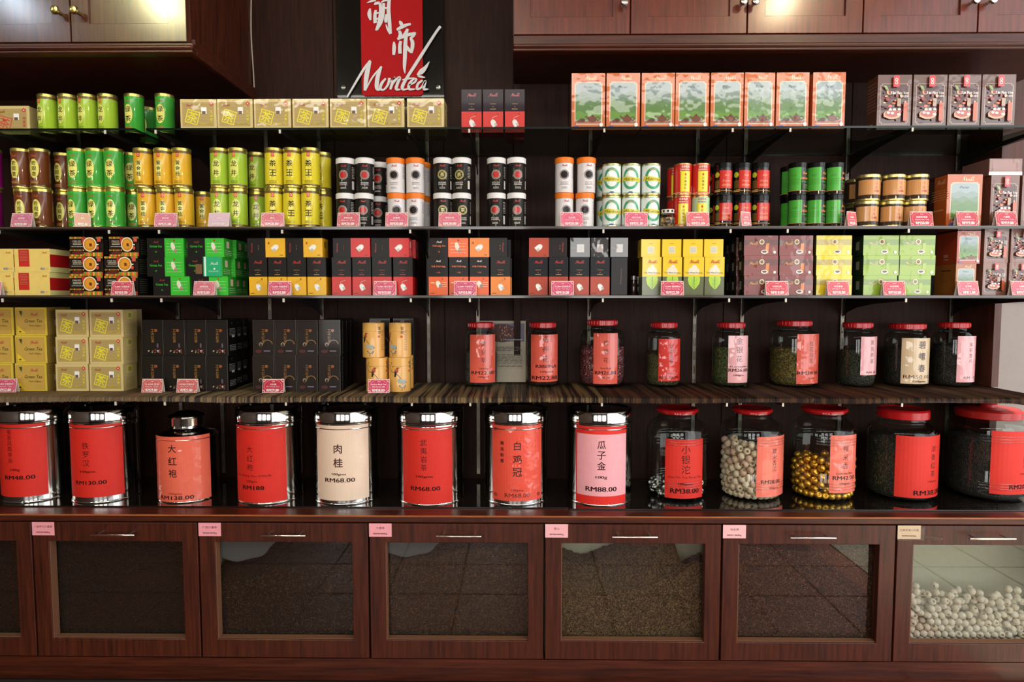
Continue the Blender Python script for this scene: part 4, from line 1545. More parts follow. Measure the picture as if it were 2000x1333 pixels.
# black cup-and-stripes box
P = Print(0.108, 0.060)
P.rect(0, 0, 1, 1, '#241a14')
SC = ['#d88a26', '#7c9a2a', '#c8401e', '#e0b040', '#6f8f28', '#d8602a']
for y0, y1, a0 in ((0.90, 1.0, 0), (0.0, 0.20, 1)):
    for k in range(20):
        if y0 < 0.5 and k < 7:
            continue
        if y0 > 0.5 and k > 8 and k < 16:
            continue
        P.rect(k / 20, y0, (k + 1) / 20, y1, SC[(k + a0) % 6])
for k in range(10):
    P.rect(0.02 + k * 0.045, 0.28, 0.05 + k * 0.045, 0.34, SC[k % 6]).rect(0.02 + k * 0.045, 0.0, 0.06 + k * 0.045, 0.10, SC[(k + 2) % 6])
P.ell(0.28, 0.17, 0.18, 0.085, '#5a1e16', n=18).rect(0.40, 0.62, 0.54, 0.98, '#a8341c').rect(0.86, 0.74, 0.97, 0.96, '#c8503c').ell(0.86, 0.42, 0.05, None, '#c84a30', n=12)
P.ell(0.64, 0.60, 0.205, None, '#e4dcc4', n=28).ell(0.64, 0.60, 0.175, None, '#c8801e', n=28).ell(0.64, 0.62, 0.13, None, '#d8942a', n=20).poly([(0.62, 0.66), (0.70, 0.66), (0.71, 0.50), (0.63, 0.50)], '#6a2c10').rect(0.83, 0.56, 0.90, 0.62, '#e4dcc4')
P.text('PRESS', 0.26, 0.76, 0.09, '#e4dcc8', w=0.24, bold=0.03).lines(0.14, 0.56, 0.40, 0.70, 2, '#c8c0ac', 0.22).lines(0.10, 0.46, 0.44, 0.52, 1, '#c8c0ac', 0.2)
carton('cupbox', 'tea_box', 0.108, 0.060, 0.06, '#17120f', P, right=Print(0.06, 0.06).rect(0, 0, 1, 1, '#14110f').lines(0.15, 0.1, 0.85, 0.9, 7, '#4a4640', 0.2), coat=0.6)

# wrapped shallow cartons on the third shelf
def slab(key, W, H, c1, band, logo, cup, film=0.9, D=0.06, side='#1c1512'):
    P = Print(W, H)
    P.rect(0, 0, 1, 1, c1).rect(0, 0.52, 1, 0.80, band).logo(0.27, 0.62, 0.30, logo)
    P.ell(0.52, 0.68, 0.075, None, '#d8c8a0', n=16).ell(0.52, 0.68, 0.05, None, '#7a5a3a', n=14)
    P.poly([(0.62, 0.10), (0.72, 0.10), (0.74, 0.62), (0.64, 0.60)], cup).ell(0.60, 0.18, 0.10, 0.10, '#e4ddd0', n=14).ell(0.60, 0.19, 0.07, 0.06, '#5a4030', n=12).ell(0.90, 0.16, 0.04, None, '#e0d8c8', n=12)
    carton(key, 'tea_box', W, H, D, side, P, left=Print(D, H).rect(0.28, 0.3, 0.6, 0.72, '#8f8a84').lines(0.66, 0.15, 0.95, 0.85, 5, '#4a4a3c', 0.16), film=film)


slab('maroon', 0.107, 0.0605, '#7a2f24', '#5c2b22', '#c8863a', '#c87a34', 0.45)
slab('yellowslab', 0.112, 0.0605, '#dcc01c', '#a89a4c', '#c8a060', '#c8a838', 0.9, side='#5a4c10')
slab('greenslab', 0.112, 0.0605, '#8aa62e', '#6f8a3a', '#b8b078', '#9aae4a', 1.0, side='#1c3212')
#carton('dark_label', 'tea_box', 0.10, 0.060, 0.05, '#1c1714', Print(0.10, 0.06).rect(0.3, 0.3, 0.55, 0.7, '#9a958e').lines(0.6, 0.2, 0.9, 0.8, 5, '#4a4038', 0.2), coat=0.5)
#carton('dark_green', 'tea_box', 0.10, 0.060, 0.05, '#16280f', Print(0.10, 0.06).rect(0.30, 0.3, 0.62, 0.7, '#8a9086').lines(0.65, 0.2, 0.95, 0.8, 5, '#2f4a22', 0.2), coat=0.5)

# fourth shelf
P = Print(0.110, 0.090)
P.rect(0, 0, 1, 1, '#d0b23c').rect(0.03, 0.05, 0.93, 0.93, '#b88f3c').rect(0.05, 0.07, 0.91, 0.91, '#c09a48')
P.poly([(0.05, 0.07), (0.33, 0.07), (0.05, 0.36)], '#e0bf28').ell(0.14, 0.13, 0.045, 0.03, '#4a4a38', n=10)
for a, b in ((0.0, 0.9), (0.35, 0.75), (-0.4, 0.8), (0.7, 0.5)):
    P.ell(0.14 + 0.05 * math.cos(a), 0.80 + 0.06 * math.sin(a * 2), 0.06, 0.018, '#3f4a22', n=10, rot=a - 0.6)
P.text('Green Tea', 0.58, 0.52, 0.12, '#4a4a20', w=0.56, italic=0.25).text('Teh Hijau', 0.62, 0.34, 0.08, '#6a5a28', w=0.4, italic=0.25).logo(0.6, 0.76, 0.28, '#c8684a')
R_ = Print(0.11, 0.09).rect(0, 0, 1, 1, '#8f7434').rect(0.3, 0.35, 0.6, 0.55, '#b8b0a0').lines(0.1, 0.6, 0.9, 0.9, 4, '#6a5424', 0.15)
carton('greentea', 'tea_box', 0.110, 0.0905, 0.11, '#c9ab3c', P, right=R_, coat=0.3)

for k, c, rg in (('blackbox', '#161311', 0), ('brownbox', '#2a201a', 1)):
    P = Print(0.069, 0.116)
    P.rect(0, 0, 1, 1, c).rect(0.03, 0.02, 0.97, 0.98, '#241b15' if rg else '#1f1914')
    P.vtext('工夫红茶', 0.48, 0.74, 0.36, 0.085, '#7a5424' if rg else '#8a5e22', bold=0.03).ell(0.64, 0.70, 0.075, None, '#8a4c22', n=14)
    if rg:
        P.ring(0.68, 0.30, 0.24, 0.03, '#8a6a40', a0=0.15, a1=PI - 0.1, n=16).ell(0.36, 0.31, 0.09, 0.06, '#9a8a78', n=12).ell(0.36, 0.29, 0.06, 0.06, '#3a2418', n=10).ell(0.25, 0.12, 0.16, 0.05, '#4a1c14', n=12).lines(0.5, 0.1, 0.8, 0.16, 1, '#8a7a9a', 0.2)
    else:
        r = random.Random(3)
        for _ in range(16):
            P.ell(r.uniform(0.08, 0.85), r.uniform(0.07, 0.17), 0.045, 0.018, r.choice(['#7a2a1c', '#4a6a2a', '#8a3a28', '#b8b0a0', '#5a2430']), n=7, rot=r.random())
        P.ell(0.72, 0.28, 0.05, 0.07, '#5a4a58', n=10).ell(0.72, 0.14, 0.04, 0.02, '#c8c0d0', n=8)
    P.rect(0.0, 0, 0.012, 1, '#4a4440').rect(0.985, 0, 1.0, 1, '#5a544e')
    R_ = Print(0.066, 0.116)
    if rg:
        R_.rect(0, 0, 1, 1, '#131010').rect(0.0, 0, 0.03, 1, '#6a655f')
        for q in range(9):
            R_.ring(0.35, 0.08 + q * 0.105, 0.07, 0.03, '#6a6458', n=6)
    else:
        R_.rect(0, 0, 1, 1, '#0e0d0d').poly([(0.4, 0.86), (0.5, 0.92), (0.42, 0.90)], '#6a8a4a').lines(0.15, 0.55, 0.8, 0.76, 5, '#8a8884', 0.18).rect(0.4, 0.50, 0.7, 0.56, '#b8b4b0').lines(0.15, 0.12, 0.85, 0.30, 4, '#8a8884', 0.2)
    carton(k, 'tea_box', 0.069, 0.116, 0.066, '#0f0d0c', P, right=R_, coat=0.5)

# bird-and-blossom paper canister
def bird(P, x, y, s):
    k = P.W / P.H
    P.ell(x, y, 0.07 * s, 0.045 * s, '#b8583c', n=12, rot=0.9).ell(x + 0.03 * s, y + 0.055 * s, 0.035 * s, None, '#8a4432', n=10)
    P.poly([(x + 0.06 * s, y + 0.06 * s), (x + 0.11 * s, y + 0.075 * s), (x + 0.06 * s, y + 0.072 * s)], '#2a2018').poly([(x - 0.05 * s, y - 0.03 * s), (x + 0.01 * s, y - 0.05 * s), (x - 0.03 * s, y - 0.14 * s), (x - 0.07 * s, y - 0.13 * s)], '#2c2420')
    P.poly([(x - 0.08 * s, y - 0.02 * s), (x + 0.03 * s, y), (x - 0.02 * s, y - 0.06 * s)], '#4a3c38')


P = Print(0.085, 0.111)
P.stroke([(0.15, 1.20, 0.006), (0.20, 1.0, 0.012), (0.28, 0.80, 0.018), (0.45, 0.72, 0.02), (0.60, 0.60, 0.02), (0.70, 0.45, 0.016)], '#3a2c28')
P.stroke([(0.22, 0.98, 0.01), (0.32, 1.10, 0.006)], '#3a2c28').stroke([(0.28, 0.80, 0.01), (0.20, 0.62, 0.006)], '#3a2c28')
bird(P, 0.50, 0.62, 1.3)
P.ell(0.64, 0.33, 0.11, 0.07, '#a8a898', n=14).ell(0.78, 0.30, 0.08, 0.07, '#9aa096', n=12).ell(0.72, 0.17, 0.10, 0.05, '#c8b090', n=12)
P.stroke([(0.60, 0.25, 0.012), (0.72, 0.16, 0.016), (0.84, 0.26, 0.012), (0.78, 0.12, 0.012)], '#2e2622')
for x, y in ((0.3, 1.12), (0.36, 0.97), (0.14, 0.9), (0.62, 0.25), (0.70, 0.10), (0.85, 0.38), (0.2, 0.35), (0.24, 0.22)):
    P.ell(x, y / 1.31, 0.018, None, '#3a2a26' if x > 0.25 else '#8a4a3c', n=7)
Q = Print(0.03, 0.111)
Q.vtext('富贵', 0.4, 0.90, 0.68, 0.10, '#3a2c22', bold=0.01).rect(0.2, 0.58, 0.45, 0.64, '#c2462e').lines(0.6, 0.2, 0.95, 0.8, 12, '#8a6a44', 0.15)
bm = bmesh.new()
lathe(bm, [(0, 0), (0.0345, 0), (0.0355, 0.001), (0.0355, 0.109), (0.0345, 0.1108), (0.0330, 0.1108), (0.0325, 0.108), (0, 0.108)], 44, close=False)
o = finish(bm, 'paper_canister', mat('#d9a354', 0.3, 0, 0.5), None, True)
P.build('printed_label', o, r=0.0355, a_mid=-0.1, seg=44, rough=0.35, coat=0.4)
Q.build('printed_label', o, r=0.0355, a_mid=1.35, seg=44, rough=0.35, coat=0.4)
bm = bmesh.new()
lathe(bm, [(0.0357, 0.083), (0.0357, 0.0838)], 44, close=False)
finish(bm, 'lid_seam', mat('#a87c3c', 0.4), o)
KIT['birdtin'] = o


# price cards: a folded card leaning back on its own rear leaf
CARDS = {}


def card(key, l1, l2, price, pc='#c8465c', border='#e8c8bc'):
    W, H = 0.068, 0.043
    bm = bmesh.new()
    t = 0.0009
    for s in (1, -1):
        vs = [bm.verts.new(p) for p in ((-W / 2, -0.0 - 0.009 * s, 0), (W / 2, -0.009 * s, 0), (W / 2, 0, H), (-W / 2, 0, H))]
        f = bm.faces.new(vs)
        e = bmesh.ops.extrude_face_region(bm, geom=[f])
        bmesh.ops.translate(bm, verts=[v for v in e['geom'] if isinstance(v, bmesh.types.BMVert)], vec=(0, t * s, 0))
    o = finish(bm, 'price_card', mat('#e6d0c6', 0.45, 0, 0.4))
    P = Print(W, H)
    P.rect(0, 0, 1, 1, border).rect(0.02, 0.03, 0.98, 0.97, pc)
    for cx, cy in ((0.03, 0.04), (0.97, 0.04), (0.03, 0.96), (0.97, 0.96)):
        sx_, sy_ = (1 if cx < 0.5 else -1), (1 if cy < 0.5 else -1)
        P.poly([(cx, cy)] + [(cx + sx_ * 0.11 * math.cos(t), cy + sy_ * 0.16 * math.sin(t)) for t in (0, 0.4, 0.8, 1.2, PI / 2)][::1], border).poly([(cx, cy)] + [(cx + sx_ * 0.08 * math.cos(t), cy + sy_ * 0.12 * math.sin(t)) for t in (0, 0.4, 0.8, 1.2, PI / 2)], pc)
    P.ring(0.5, 0.5, 0.42, 0.008, border, ry=0.46, n=30)
    P.logo(0.5, 0.84, 0.16, '#f0c8c8').text(l1, 0.5, 0.62, 0.13, '#f6e8e6', w=min(0.7, 0.10 * len(l1)), bold=0.02)
    if l2:
        P.text(l2, 0.5, 0.44, 0.09, '#f2dcdc', w=0.62, bold=0.01)
    P.text(price, 0.5, 0.19, 0.20, '#f8eeea', w=0.56, bold=0.035)
    c = P.build('printed_face', o, rough=0.4, coat=0.5)
    c.rotation_euler = (-math.atan2(0.009, H), 0, 0)
    c.location = (0, -0.0093, 0)
    return o


print_count = [0]


def put(key, x, Y, z, label, cat, group, rot=0.0, sc=(1, 1, 1)):
    o = use(key)
    o.location = (x, Y, z)
    o.rotation_euler = (0, 0, rot)
    o.scale = sc
    return tag(o, label, cat, group)


DIM = {}
for k, o in KIT.items():
    xs = [v.co for v in o.data.vertices]
    DIM[k] = (max(v.x for v in xs) * 2, max(v.y for v in xs) * 2, max(v.z for v in xs))


def tinh(k):
    o = KIT[k]
    return max([v.co.z for v in o.data.vertices] + [v.co.z for c in o.children for v in c.data.vertices])


def shelfrow(key, spans, Y, z, tier, desc, ref, cat, group, boxy=True, rot=None, jit=0.0, start=0, n_above=0, fit=True, wh=None, seed=0):
    """spans: picture x of each front, left and right; Y: depth of the front; tier: 0 stands on the shelf, 1 on the one below, ..."""
    W, D, H0 = DIM[key]
    H = tinh(key)
    r = random.Random(hash_(key) + tier * 7 + seed)
    out = []
    for i, (a, b) in enumerate(spans):
        zz = z + tier * (H + 0.0003)
        if boxy:
            x0, x1 = atx(a, Y, zz + H / 2), atx(b, Y, zz + H / 2)
            sx = max(0.82, min(1.16, (x1 - x0 - 0.0012) / W)) if fit else 1
            o = put(key, (x0 + x1) / 2, Y + D / 2, zz, None, None, None, (rot[i] if rot else 0), (sx, 1, 1))
        else:
            yc = Y + D / 2
            xa = (atx(a, yc, zz + H / 2) + atx(b, yc, zz + H / 2)) / 2
            # a round tin shows its printed front where it was turned
            o = put(key, xa, yc, zz, None, None, None, (rot[i] if rot else r.uniform(-0.25, 0.25)), (1, 1, 1))
        lab = desc
        if '%' in desc:
            lab = desc.replace('%', ORD[i + start])
        elif ref:
            lab = '%s, %s %s' % (desc, ORD[i + start], ref)
        tag(o, lab, cat, group)
        out.append(o)
    return out


def hash_(s):
    return sum(ord(c) * (i + 1) for i, c in enumerate(s))

# ------------------------------------------------------------------ standing the goods on the shelves


def q_of(px, yc, z):
    return atx(px, yc, z) / (yc + CAM_D)


def tinrow(key, edge, Yf, z, tier, desc, cat, group, side='L', rot=None, push=True, seed=0, rots=0.22):
    r_ = DIM[key][0] / 2
    H = tinh(key)
    rr = random.Random(hash_(key) + tier * 5 + seed)
    zz = z + tier * (H + 0.0003)
    yc = Yf + r_
    xs = []
    for px in edge:
        q = q_of(px, yc, zz + H / 2)
        k = math.sqrt(1 + q * q) * r_
        xs.append(q * (yc + CAM_D) + (k if side == 'L' else -k))
    for i in range(1, len(xs)):
        xs[i] = max(xs[i], xs[i - 1] + 2 * r_ + 0.0013)
    out = []
    for i, x in enumerate(xs):
        o = put(key, x, yc + rr.uniform(-0.001, 0.001) * 0, zz, None, None, None, rot[i] if rot else rr.uniform(-rots, rots))
        out.append(tag(o, desc.replace('%', ORD[i]), cat, group))
    return out


TT, BX = 'tin', 'box'
F1 = 0.02
# ---- top glass shelf
shelfrow('olive_red', [(-16, 58)], 0.07, Z1, 0, 'olive tea box with a red diamond emblem at the picture edge', None, BX, 'olive tea boxes')
tinrow('lime', [73, 113, 152, 191], 0.055, Z1, 0, 'lime green tea tin on the glass shelf, % from the red-diamond box', TT, 'lime tea tins on the glass shelf', rot=[-0.35, -0.3, -0.35, -0.3])
tinrow('green', [243, 303], 0.055, Z1, 0, 'tall green tea tin on the glass shelf, % after the four lime tins', TT, 'green tea tins on the glass shelf', rot=[-0.2, -0.05])
tinrow('green', [272], 0.19, Z1, 0, 'green tea tin half hidden behind the two tall ones on the glass', TT, 'green tea tins on the glass shelf')
ol = [(352, 423), (424, 494), (496, 569), (571, 642), (644, 716), (717, 790), (795, 868)]
shelfrow('olive', ol, 0.012, Z1, 0, 'olive tea box with yellow diamond on the glass shelf, % from the green tins', None, BX, 'olive boxes on the glass shelf', rot=[0.01, 0, -0.012, 0, 0.008, 0, -0.01])
shelfrow('olive', ol[3:], 0.094, Z1, 0, 'olive tea box in the hidden second row on glass, % of four', None, BX, 'olive boxes in the rear row on glass')
shelfrow('redtall', [(901, 941), (943, 983), (986, 1025)], 0.065, Z1, 0, 'tall black and scarlet tea box on the glass shelf, % from the olive boxes', None, BX, 'tall scarlet tea boxes')
shelfrow('redtall', [(988, 1024)], 0.15, Z1, 0, 'tall scarlet tea box standing behind the third one on glass', None, BX, 'tall scarlet tea boxes')
shelfrow('puer', [(1116, 1182), (1184, 1250), (1253, 1318), (1319, 1385), (1388, 1452), (1453, 1513), (1516, 1580), (1587, 1651)], 0.035, Z1, 0,
         'orange hill-picture tea box on the glass shelf, % from the scarlet boxes', None, BX, 'orange hill-picture tea boxes', rot=[0.0, 0.008, -0.01, 0.006, 0, 0.035, 0, -0.006])
shelfrow('liupao', [(1713, 1780), (1783, 1849), (1851, 1915), (1917, 1983)], 0.045, Z1, 0,
         'brown tea box with red seal and food picture on glass, % from the orange ones', None, BX, 'brown food-picture tea boxes')

# ---- second shelf: stacked tins
T2 = [
    ('purple', [-38], [-38], [], [], 'L', 'purple tea tin cut by the picture edge, %s tier'),
    ('brown', [27, 60], [21, 55], [108], [105], 'L', 'brown tea tin with yellow oval, %s tier'),
    ('green', [132, 170, 205], [131, 163, 201], [246], [240], 'L', 'green tea tin with pale oval on the second shelf, %s tier'),
    ('gold', [268, 305, 341], [260, 300, 335], [381], [], 'L', 'golden yellow tea tin with pale hexagon, %s tier'),
    ('lime', [411, 446], [410, 443], [486], [484], 'L', 'lime green tea tin on the second shelf, %s tier'),
    ('yellow', [517, 551, 585], [517, 553, 588], [614], [612], 'L', 'bright yellow tea tin with outlined oval, %s tier'),
    ('black_red', [657, 690], [657, 695], [722], [724], 'L', 'black white-lidded tin with red emblem beside the yellow tins, %s tier'),
    ('white_dark', [757, 793], [755, 793], [806], [806], 'L', 'white orange-lidded tin between the two black tin pairs, %s tier'),
    ('black_gold', [847, 884], [847, 884], [], [], 'L', 'black white-lidded tin with gold emblem, %s tier'),
    ('black_red', [952, 991], [952, 991], [], [], 'L', 'black white-lidded tin with red emblem standing apart, %s tier'),
    ('white_dark', [1120, 1160], [1120, 1163], [], [], 'R', 'white orange-lidded tin by the mint cans, %s tier'),
    ('mint', [1213, 1250, 1288], [1213, 1251, 1290], [1200], [1200], 'R', 'white and mint tea can with yellow band, %s tier'),
    ('redtin', [1350], [1351, 1387], [1337], [1337], 'R', 'red tea tin with yellow panel, %s tier'),
    ('palegreentin', [1386], [], [], [], 'R', 'pale green tea tin with yellow panel, %s tier'),
    ('canister_red', [1432, 1467, 1503], [1431, 1464, 1504], [1417], [1417], 'R', 'black-lidded canister with red label, %s tier'),
    ('canister_green', [1576, 1611, 1646], [1577, 1612, 1647], [1560], [1560], 'R', 'black-lidded organic canister with green label, %s tier'),
    ('kraft', [1716, 1764, 1803], [1720, 1769, 1806], [1697], [1697], 'R', 'brown paper labelled tea jar with gold rim, %s tier'),
]
for key, lo, up, blo, bup, sd, desc in T2:
    r2 = DIM[key][0]
    g = desc.split(',')[0] + 's'
    one = len(lo) == 1 and key != 'redtin'
    tinrow(key, lo, 0.030, Z2, 0, (desc % 'lower') + ('' if one else ', %'), TT, g, sd)
    if up:
        tinrow(key, up, 0.030, Z2, 1, (desc % 'upper') + ('' if len(up) == 1 else ', %'), TT, g, sd, seed=3)
    back = 0.030 + r2 + 0.004
    if blo:
        tinrow(key, blo, back, Z2, 0, (desc % 'lower').replace(', lower tier', ', behind on the lower tier'), TT, g, sd, seed=5)
    if bup:
        tinrow(key, bup, back, Z2, 1, (desc % 'upper').replace(', upper tier', ', behind on the upper tier'), TT, g, sd, seed=6)
# more small black tins reach back behind the first pair
for t in (0, 1):
    tinrow('black_red', [732], 0.030 + 0.122, Z2, t, 'black white-lidded tin deep behind the pair by the yellow tins, %s tier' % ('lower', 'upper')[t], TT, 'black white-lidded tins')

shelfrow('puer_big', [(1848, 1918)], 0.035, Z2, 0, 'orange hill-picture tea box standing on the second shelf by the brown jars', None, BX, None, rot=[0.02])
shelfrow('liupao_big', [(1934, 1990)], 0.035, Z2, 0, 'film-wrapped brown food-picture box under a flat wrapped box', None, BX, 'wrapped brown boxes')
shelfrow('liupao_big', [(1995, 2050)], 0.040, Z2, 0, 'film-wrapped brown box cut by the picture edge on the second shelf', None, BX, 'wrapped brown boxes')
o = put('wrapped_flat', atx(1967, 0.03, Z2 + 0.18), 0.095, Z2 + 0.1556, 'flat film-wrapped brown box lying on top of the upright one', BX, None)
for k in range(4):
    put('brown_tall', atx(1934, 0.035, Z2) + 0.048, 0.128 + 0.0515 * k + (0.026 if k else 0.0) * 0 + 0.028, Z2, 'dark brown tea box in the row behind the wrapped ones, %s from the front' % ORD[k], BX, 'dark brown boxes in the deep row')

# spice jar between the mint cans and red tins
bm = bmesh.new()
lathe(bm, [(0, 0), (0.019, 0), (0.0235, 0.006), (0.0245, 0.02), (0.023, 0.034), (0.019, 0.042), (0.018, 0.044)], 28, close=False)
sj = finish(bm, 'spice_jar', M_GLASS, None, True, recalc=False)
bm = bmesh.new()
lathe(bm, [(0.0195, 0.043), (0.0205, 0.044), (0.0205, 0.054), (0.0195, 0.0555), (0, 0.0555)], 28, close=False)
ld = finish(bm, 'lid', mat('#d8d2c6', 0.4), sj, True)
Pq = Print(0.12, 0.0555)
for k in range(9):
    Pq.rect(k / 9, 0.83, k / 9 + 0.05, 0.95, '#1c1816')
Pq.build('lid_pattern', sj, r=0.0205, seg=28)
sj.location = (atx(1304, 0.05, Z2), 0.052, Z2)
tag(sj, 'squat glass spice jar with black and white lid between the tins', 'jar')
bm = bmesh.new()
lathe(bm, [(0, 0.0015), (0.018, 0.0015), (0.0222, 0.007), (0.0232, 0.02), (0.0215, 0.030), (0, 0.034)], 20, close=False)
o = finish(bm, 'dried_spice', speckle('dried_spice', ['#a8824a', '#7a5530', '#c8a870', '#4a3018'], 120), None, True)
o.location = sj.location
tag(o, 'dried brown spice pieces filling the squat glass jar', 'spice', None, 'stuff')

# ---- third shelf: small cartons
Y3 = 0.030
for t, nm in ((0, 'lower'), (1, 'upper')):
    shelfrow('gift', [(-46, 27), (28, 98)], Y3, Z3, t, 'cream gift box with red panel, %s tier, %% from the edge' % nm, None, BX, 'cream gift boxes')
shelfrow('gift', [(52, 122)], Y3 + 0.115, Z3, 0, 'cream gift box in the back row on the shelf of small boxes', None, BX, 'cream gift boxes')
for t, nm in ((0, 'bottom'), (1, 'middle'), (2, 'top')):
    sp = [(136, 202), (204 if t != 2 else 213, 270 if t != 2 else 272)]
    shelfrow('cupbox', sp, Y3, Z3, t, 'striped dark box with teacup picture, %s layer, %% after the gift boxes' % nm, None, BX, 'teacup picture boxes', fit=True)
    if t:
        shelfrow('cupbox', [(216, 276)], Y3 + 0.062, Z3, t, 'striped teacup box in the rear row, %s layer' % nm, None, BX, 'teacup picture boxes')
    else:
        shelfrow('cupbox', [(214, 278)], Y3 + 0.062, Z3, t, 'striped teacup box in the rear row, %s layer' % nm, None, BX, 'teacup picture boxes')
gsp = {0: [(299, 371), (374, 446)], 1: [(287, 360), (363, 435)], 2: [(287, 359), (366, 438)]}
for t, nm in ((0, 'bottom'), (1, 'middle'), (2, 'top')):
    shelfrow('green_lying', gsp[t], Y3, Z3, t, 'black and green teabag box, %s layer, %% from the teacup boxes' % nm, None, BX, 'black and green teabag boxes')
    shelfrow('green_lying', [(388 + 2 * t, 458 + 2 * t)], Y3 + 0.062, Z3, t, 'black and green teabag box in the second row back, %s layer' % nm, None, BX, 'black and green teabag boxes')
    shelfrow('green_lying', [(400 + 2 * t, 470 + 2 * t)], Y3 + 0.126, Z3, t, 'black and green teabag box in the third row back, %s layer' % nm, None, BX, 'black and green teabag boxes')
# teal sachet slipped in front of the opened green box
P = Print(0.056, 0.060)
P.rect(0, 0, 1, 1, '#17a268').rect(0.06, 0, 0.16, 1, '#cfe6da').logo(0.6, 0.66, 0.5, '#bfe0cc').ell(0.62, 0.38, 0.05, None, '#dceee4', n=10).lines(0.3, 0.2, 0.85, 0.3, 2, '#9fd4bc', 0.2)
bm = bmesh.new()
box(bm, -0.028, 0.028, -0.0015, 0.0015, 0, 0.060, bev=0.001)
o = finish(bm, 'tea_sachet', mat('#17a268', 0.3, 0, 0.6))
P.build('printed_face', o, y=0.0015, film=0.5)
o.location = (atx(416, Y3, Z3 + 0.08), Y3 - 0.003, Z3 + 0.0588)
tag(o, 'teal green sachet in front of the opened middle green teabag box', 'sachet')
o = box_obj('torn_flap', (-0.010, 0.010, -0.001, 0.001, 0, 0.030), mat('#6e4e30', 0.7))
o.location = (atx(389, Y3, Z3 + 0.08), Y3 - 0.0012, Z3 + 0.066)
tag(o, 'small torn brown card flap beside the teal sachet', 'card flap')


def blk(key, spans, t, nm, desc, g, **k):
    shelfrow(key, spans, Y3, Z3, t, desc, None, BX, g, **k)


HS = 0.0003
# upright cartons stand on the shelf, lying ones rest on them
ZU = Z3 + 0.117 + HS
lowers = [('yellowbox', [(486, 522), (524, 560), (561, 598), (600, 637)], 'upright black and yellow teabag box, % from the green boxes'),
          ('redbox', [(648, 686), (688, 725), (727, 765), (768, 806)], 'upright black and red teabag box, % from the yellow boxes'),
          ('orangebox', [(837, 875), (877, 915), (917, 955)], 'upright black and orange oolong box, % from the red boxes'),
          ('amberbox', [(958, 997)], 'upright black and amber teabag box closing the oolong row'),
          ('rustbox', [(1032, 1070), (1072, 1110), (1112, 1151), (1153, 1191)], 'upright navy and rust teabag box, % after the amber box'),
          ('black_plain', [(1193, 1226)], 'upright plain black box beside the navy and rust boxes')]
for key, sp, d in lowers:
    blk(key, sp, 0, '', d, d.split(',')[0] + 'es' if len(sp) > 1 else None)
for key, sp, d, n in (('yellow_lying', [(483, 557), (558, 630)], 'black and yellow box lying on the upright ones, % from the green boxes', 2),
                      ('red_lying', [(650, 723), (725, 799)], 'black and red box lying on the upright ones, % from the yellow boxes', 2),
                      ('orange_lying', [(839, 915)], 'black and orange oolong box lying on the upright ones', 1),
                      ('amber_lying', [(917, 991)], 'amber and black box lying beside the oolong one', 1),
                      ('rust_lying', [(1033, 1108)], 'rust and black box lying on the navy and rust ones', 1)):
    shelfrow(key, sp, Y3, ZU, 0, d, None, BX, d.split(' lying')[0] + 'es lying on top' if n > 1 else None)
shelfrow('red_lying', [(742, 812)], Y3 + 0.062, ZU, 0, 'black and red box lying in the second row behind', None, BX, None)
shelfrow('redbox', [(774, 810)], Y3 + 0.062, Z3, 0, 'upright black and red teabag box in the row behind', None, BX, None)
shelfrow('amberbox', [(962, 1000)], Y3 + 0.062, Z3, 0, 'upright black and amber teabag box in the row behind', None, BX, None)
shelfrow('amber_lying', [(925, 998)], Y3 + 0.062, ZU, 0, 'amber and black box lying in the row behind', None, BX, None)
shelfrow('black_square', [(1113, 1152), (1155, 1189), (1192, 1227)], Y3, ZU, 0, 'small black box with pale square sticker, % after the rust box', None, BX, 'small black sticker boxes', rot=[0.03, -0.04, 0])
shelfrow('leafbox', [(1254, 1292), (1294, 1332), (1335, 1375), (1376, 1415)], Y3, Z3, 0, 'upright yellow box with green leaf picture, % from the plain black box', None, BX, 'leaf picture boxes')
shelfrow('yellow_square', [(1252, 1290), (1293, 1331), (1334, 1373), (1375, 1413)], Y3, ZU, 0, 'small yellow box on the leaf boxes, % from the black sticker boxes', None, BX, 'small yellow boxes')
shelfrow('leafbox', [(1378, 1414)], Y3 + 0.062, Z3, 0, 'upright yellow leaf picture box in the row behind', None, BX, None)
for t, nm in ((0, 'bottom'), (1, 'middle'), (2, 'top')):
    shelfrow('maroon', [(1453, 1520), (1522, 1588)], Y3, Z3, t, 'maroon tea box with cup picture, %s layer, %% from the leaf boxes' % nm, None, BX, 'maroon cup picture boxes')
    shelfrow('maroon', [(1438, 1500)], Y3 + 0.062, Z3, t, 'maroon tea box in the row behind, %s layer' % nm, None, BX, 'maroon boxes behind')
    shelfrow('maroon', [(1427, 1488)], Y3 + 0.124, Z3, t, 'maroon tea box in the third row back, %s layer' % nm, None, BX, 'maroon boxes behind')
    shelfrow('yellowslab', [(1594, 1664)], Y3, Z3, t, 'glossy wrapped yellow tea box, %s of the stack of three' % nm, None, BX, 'wrapped yellow boxes')
    shelfrow('greenslab', [(1686, 1756), (1757, 1827)] if t != 0 else [(1686, 1752), (1754, 1818)], Y3, Z3, t, 'glossy wrapped green tea box, %s layer, %% from the yellow stack' % nm, None, BX, 'wrapped green boxes')
    shelfrow('greenslab', [(1671, 1735)], Y3 + 0.062, Z3, t, 'wrapped green tea box in the row behind, %s layer' % nm, None, BX, 'wrapped green boxes behind')
shelfrow('puer_tan', [(1866, 1906)], Y3 + 0.005, Z3, 0, 'film-wrapped orange box with tan side under another like it', None, BX, None)
shelfrow('puer_wrapped', [(1869, 1915)], Y3 + 0.005, Z3 + 0.0963, 0, 'film-wrapped orange hill box resting on the tan-sided one', None, BX, None)
shelfrow('liupao_small', [(1919, 1966), (1970, 2018)], Y3 + 0.005, Z3, 0, 'small glossy wrapped brown box on the lower tier, % from the orange ones', None, BX, 'small wrapped brown boxes')
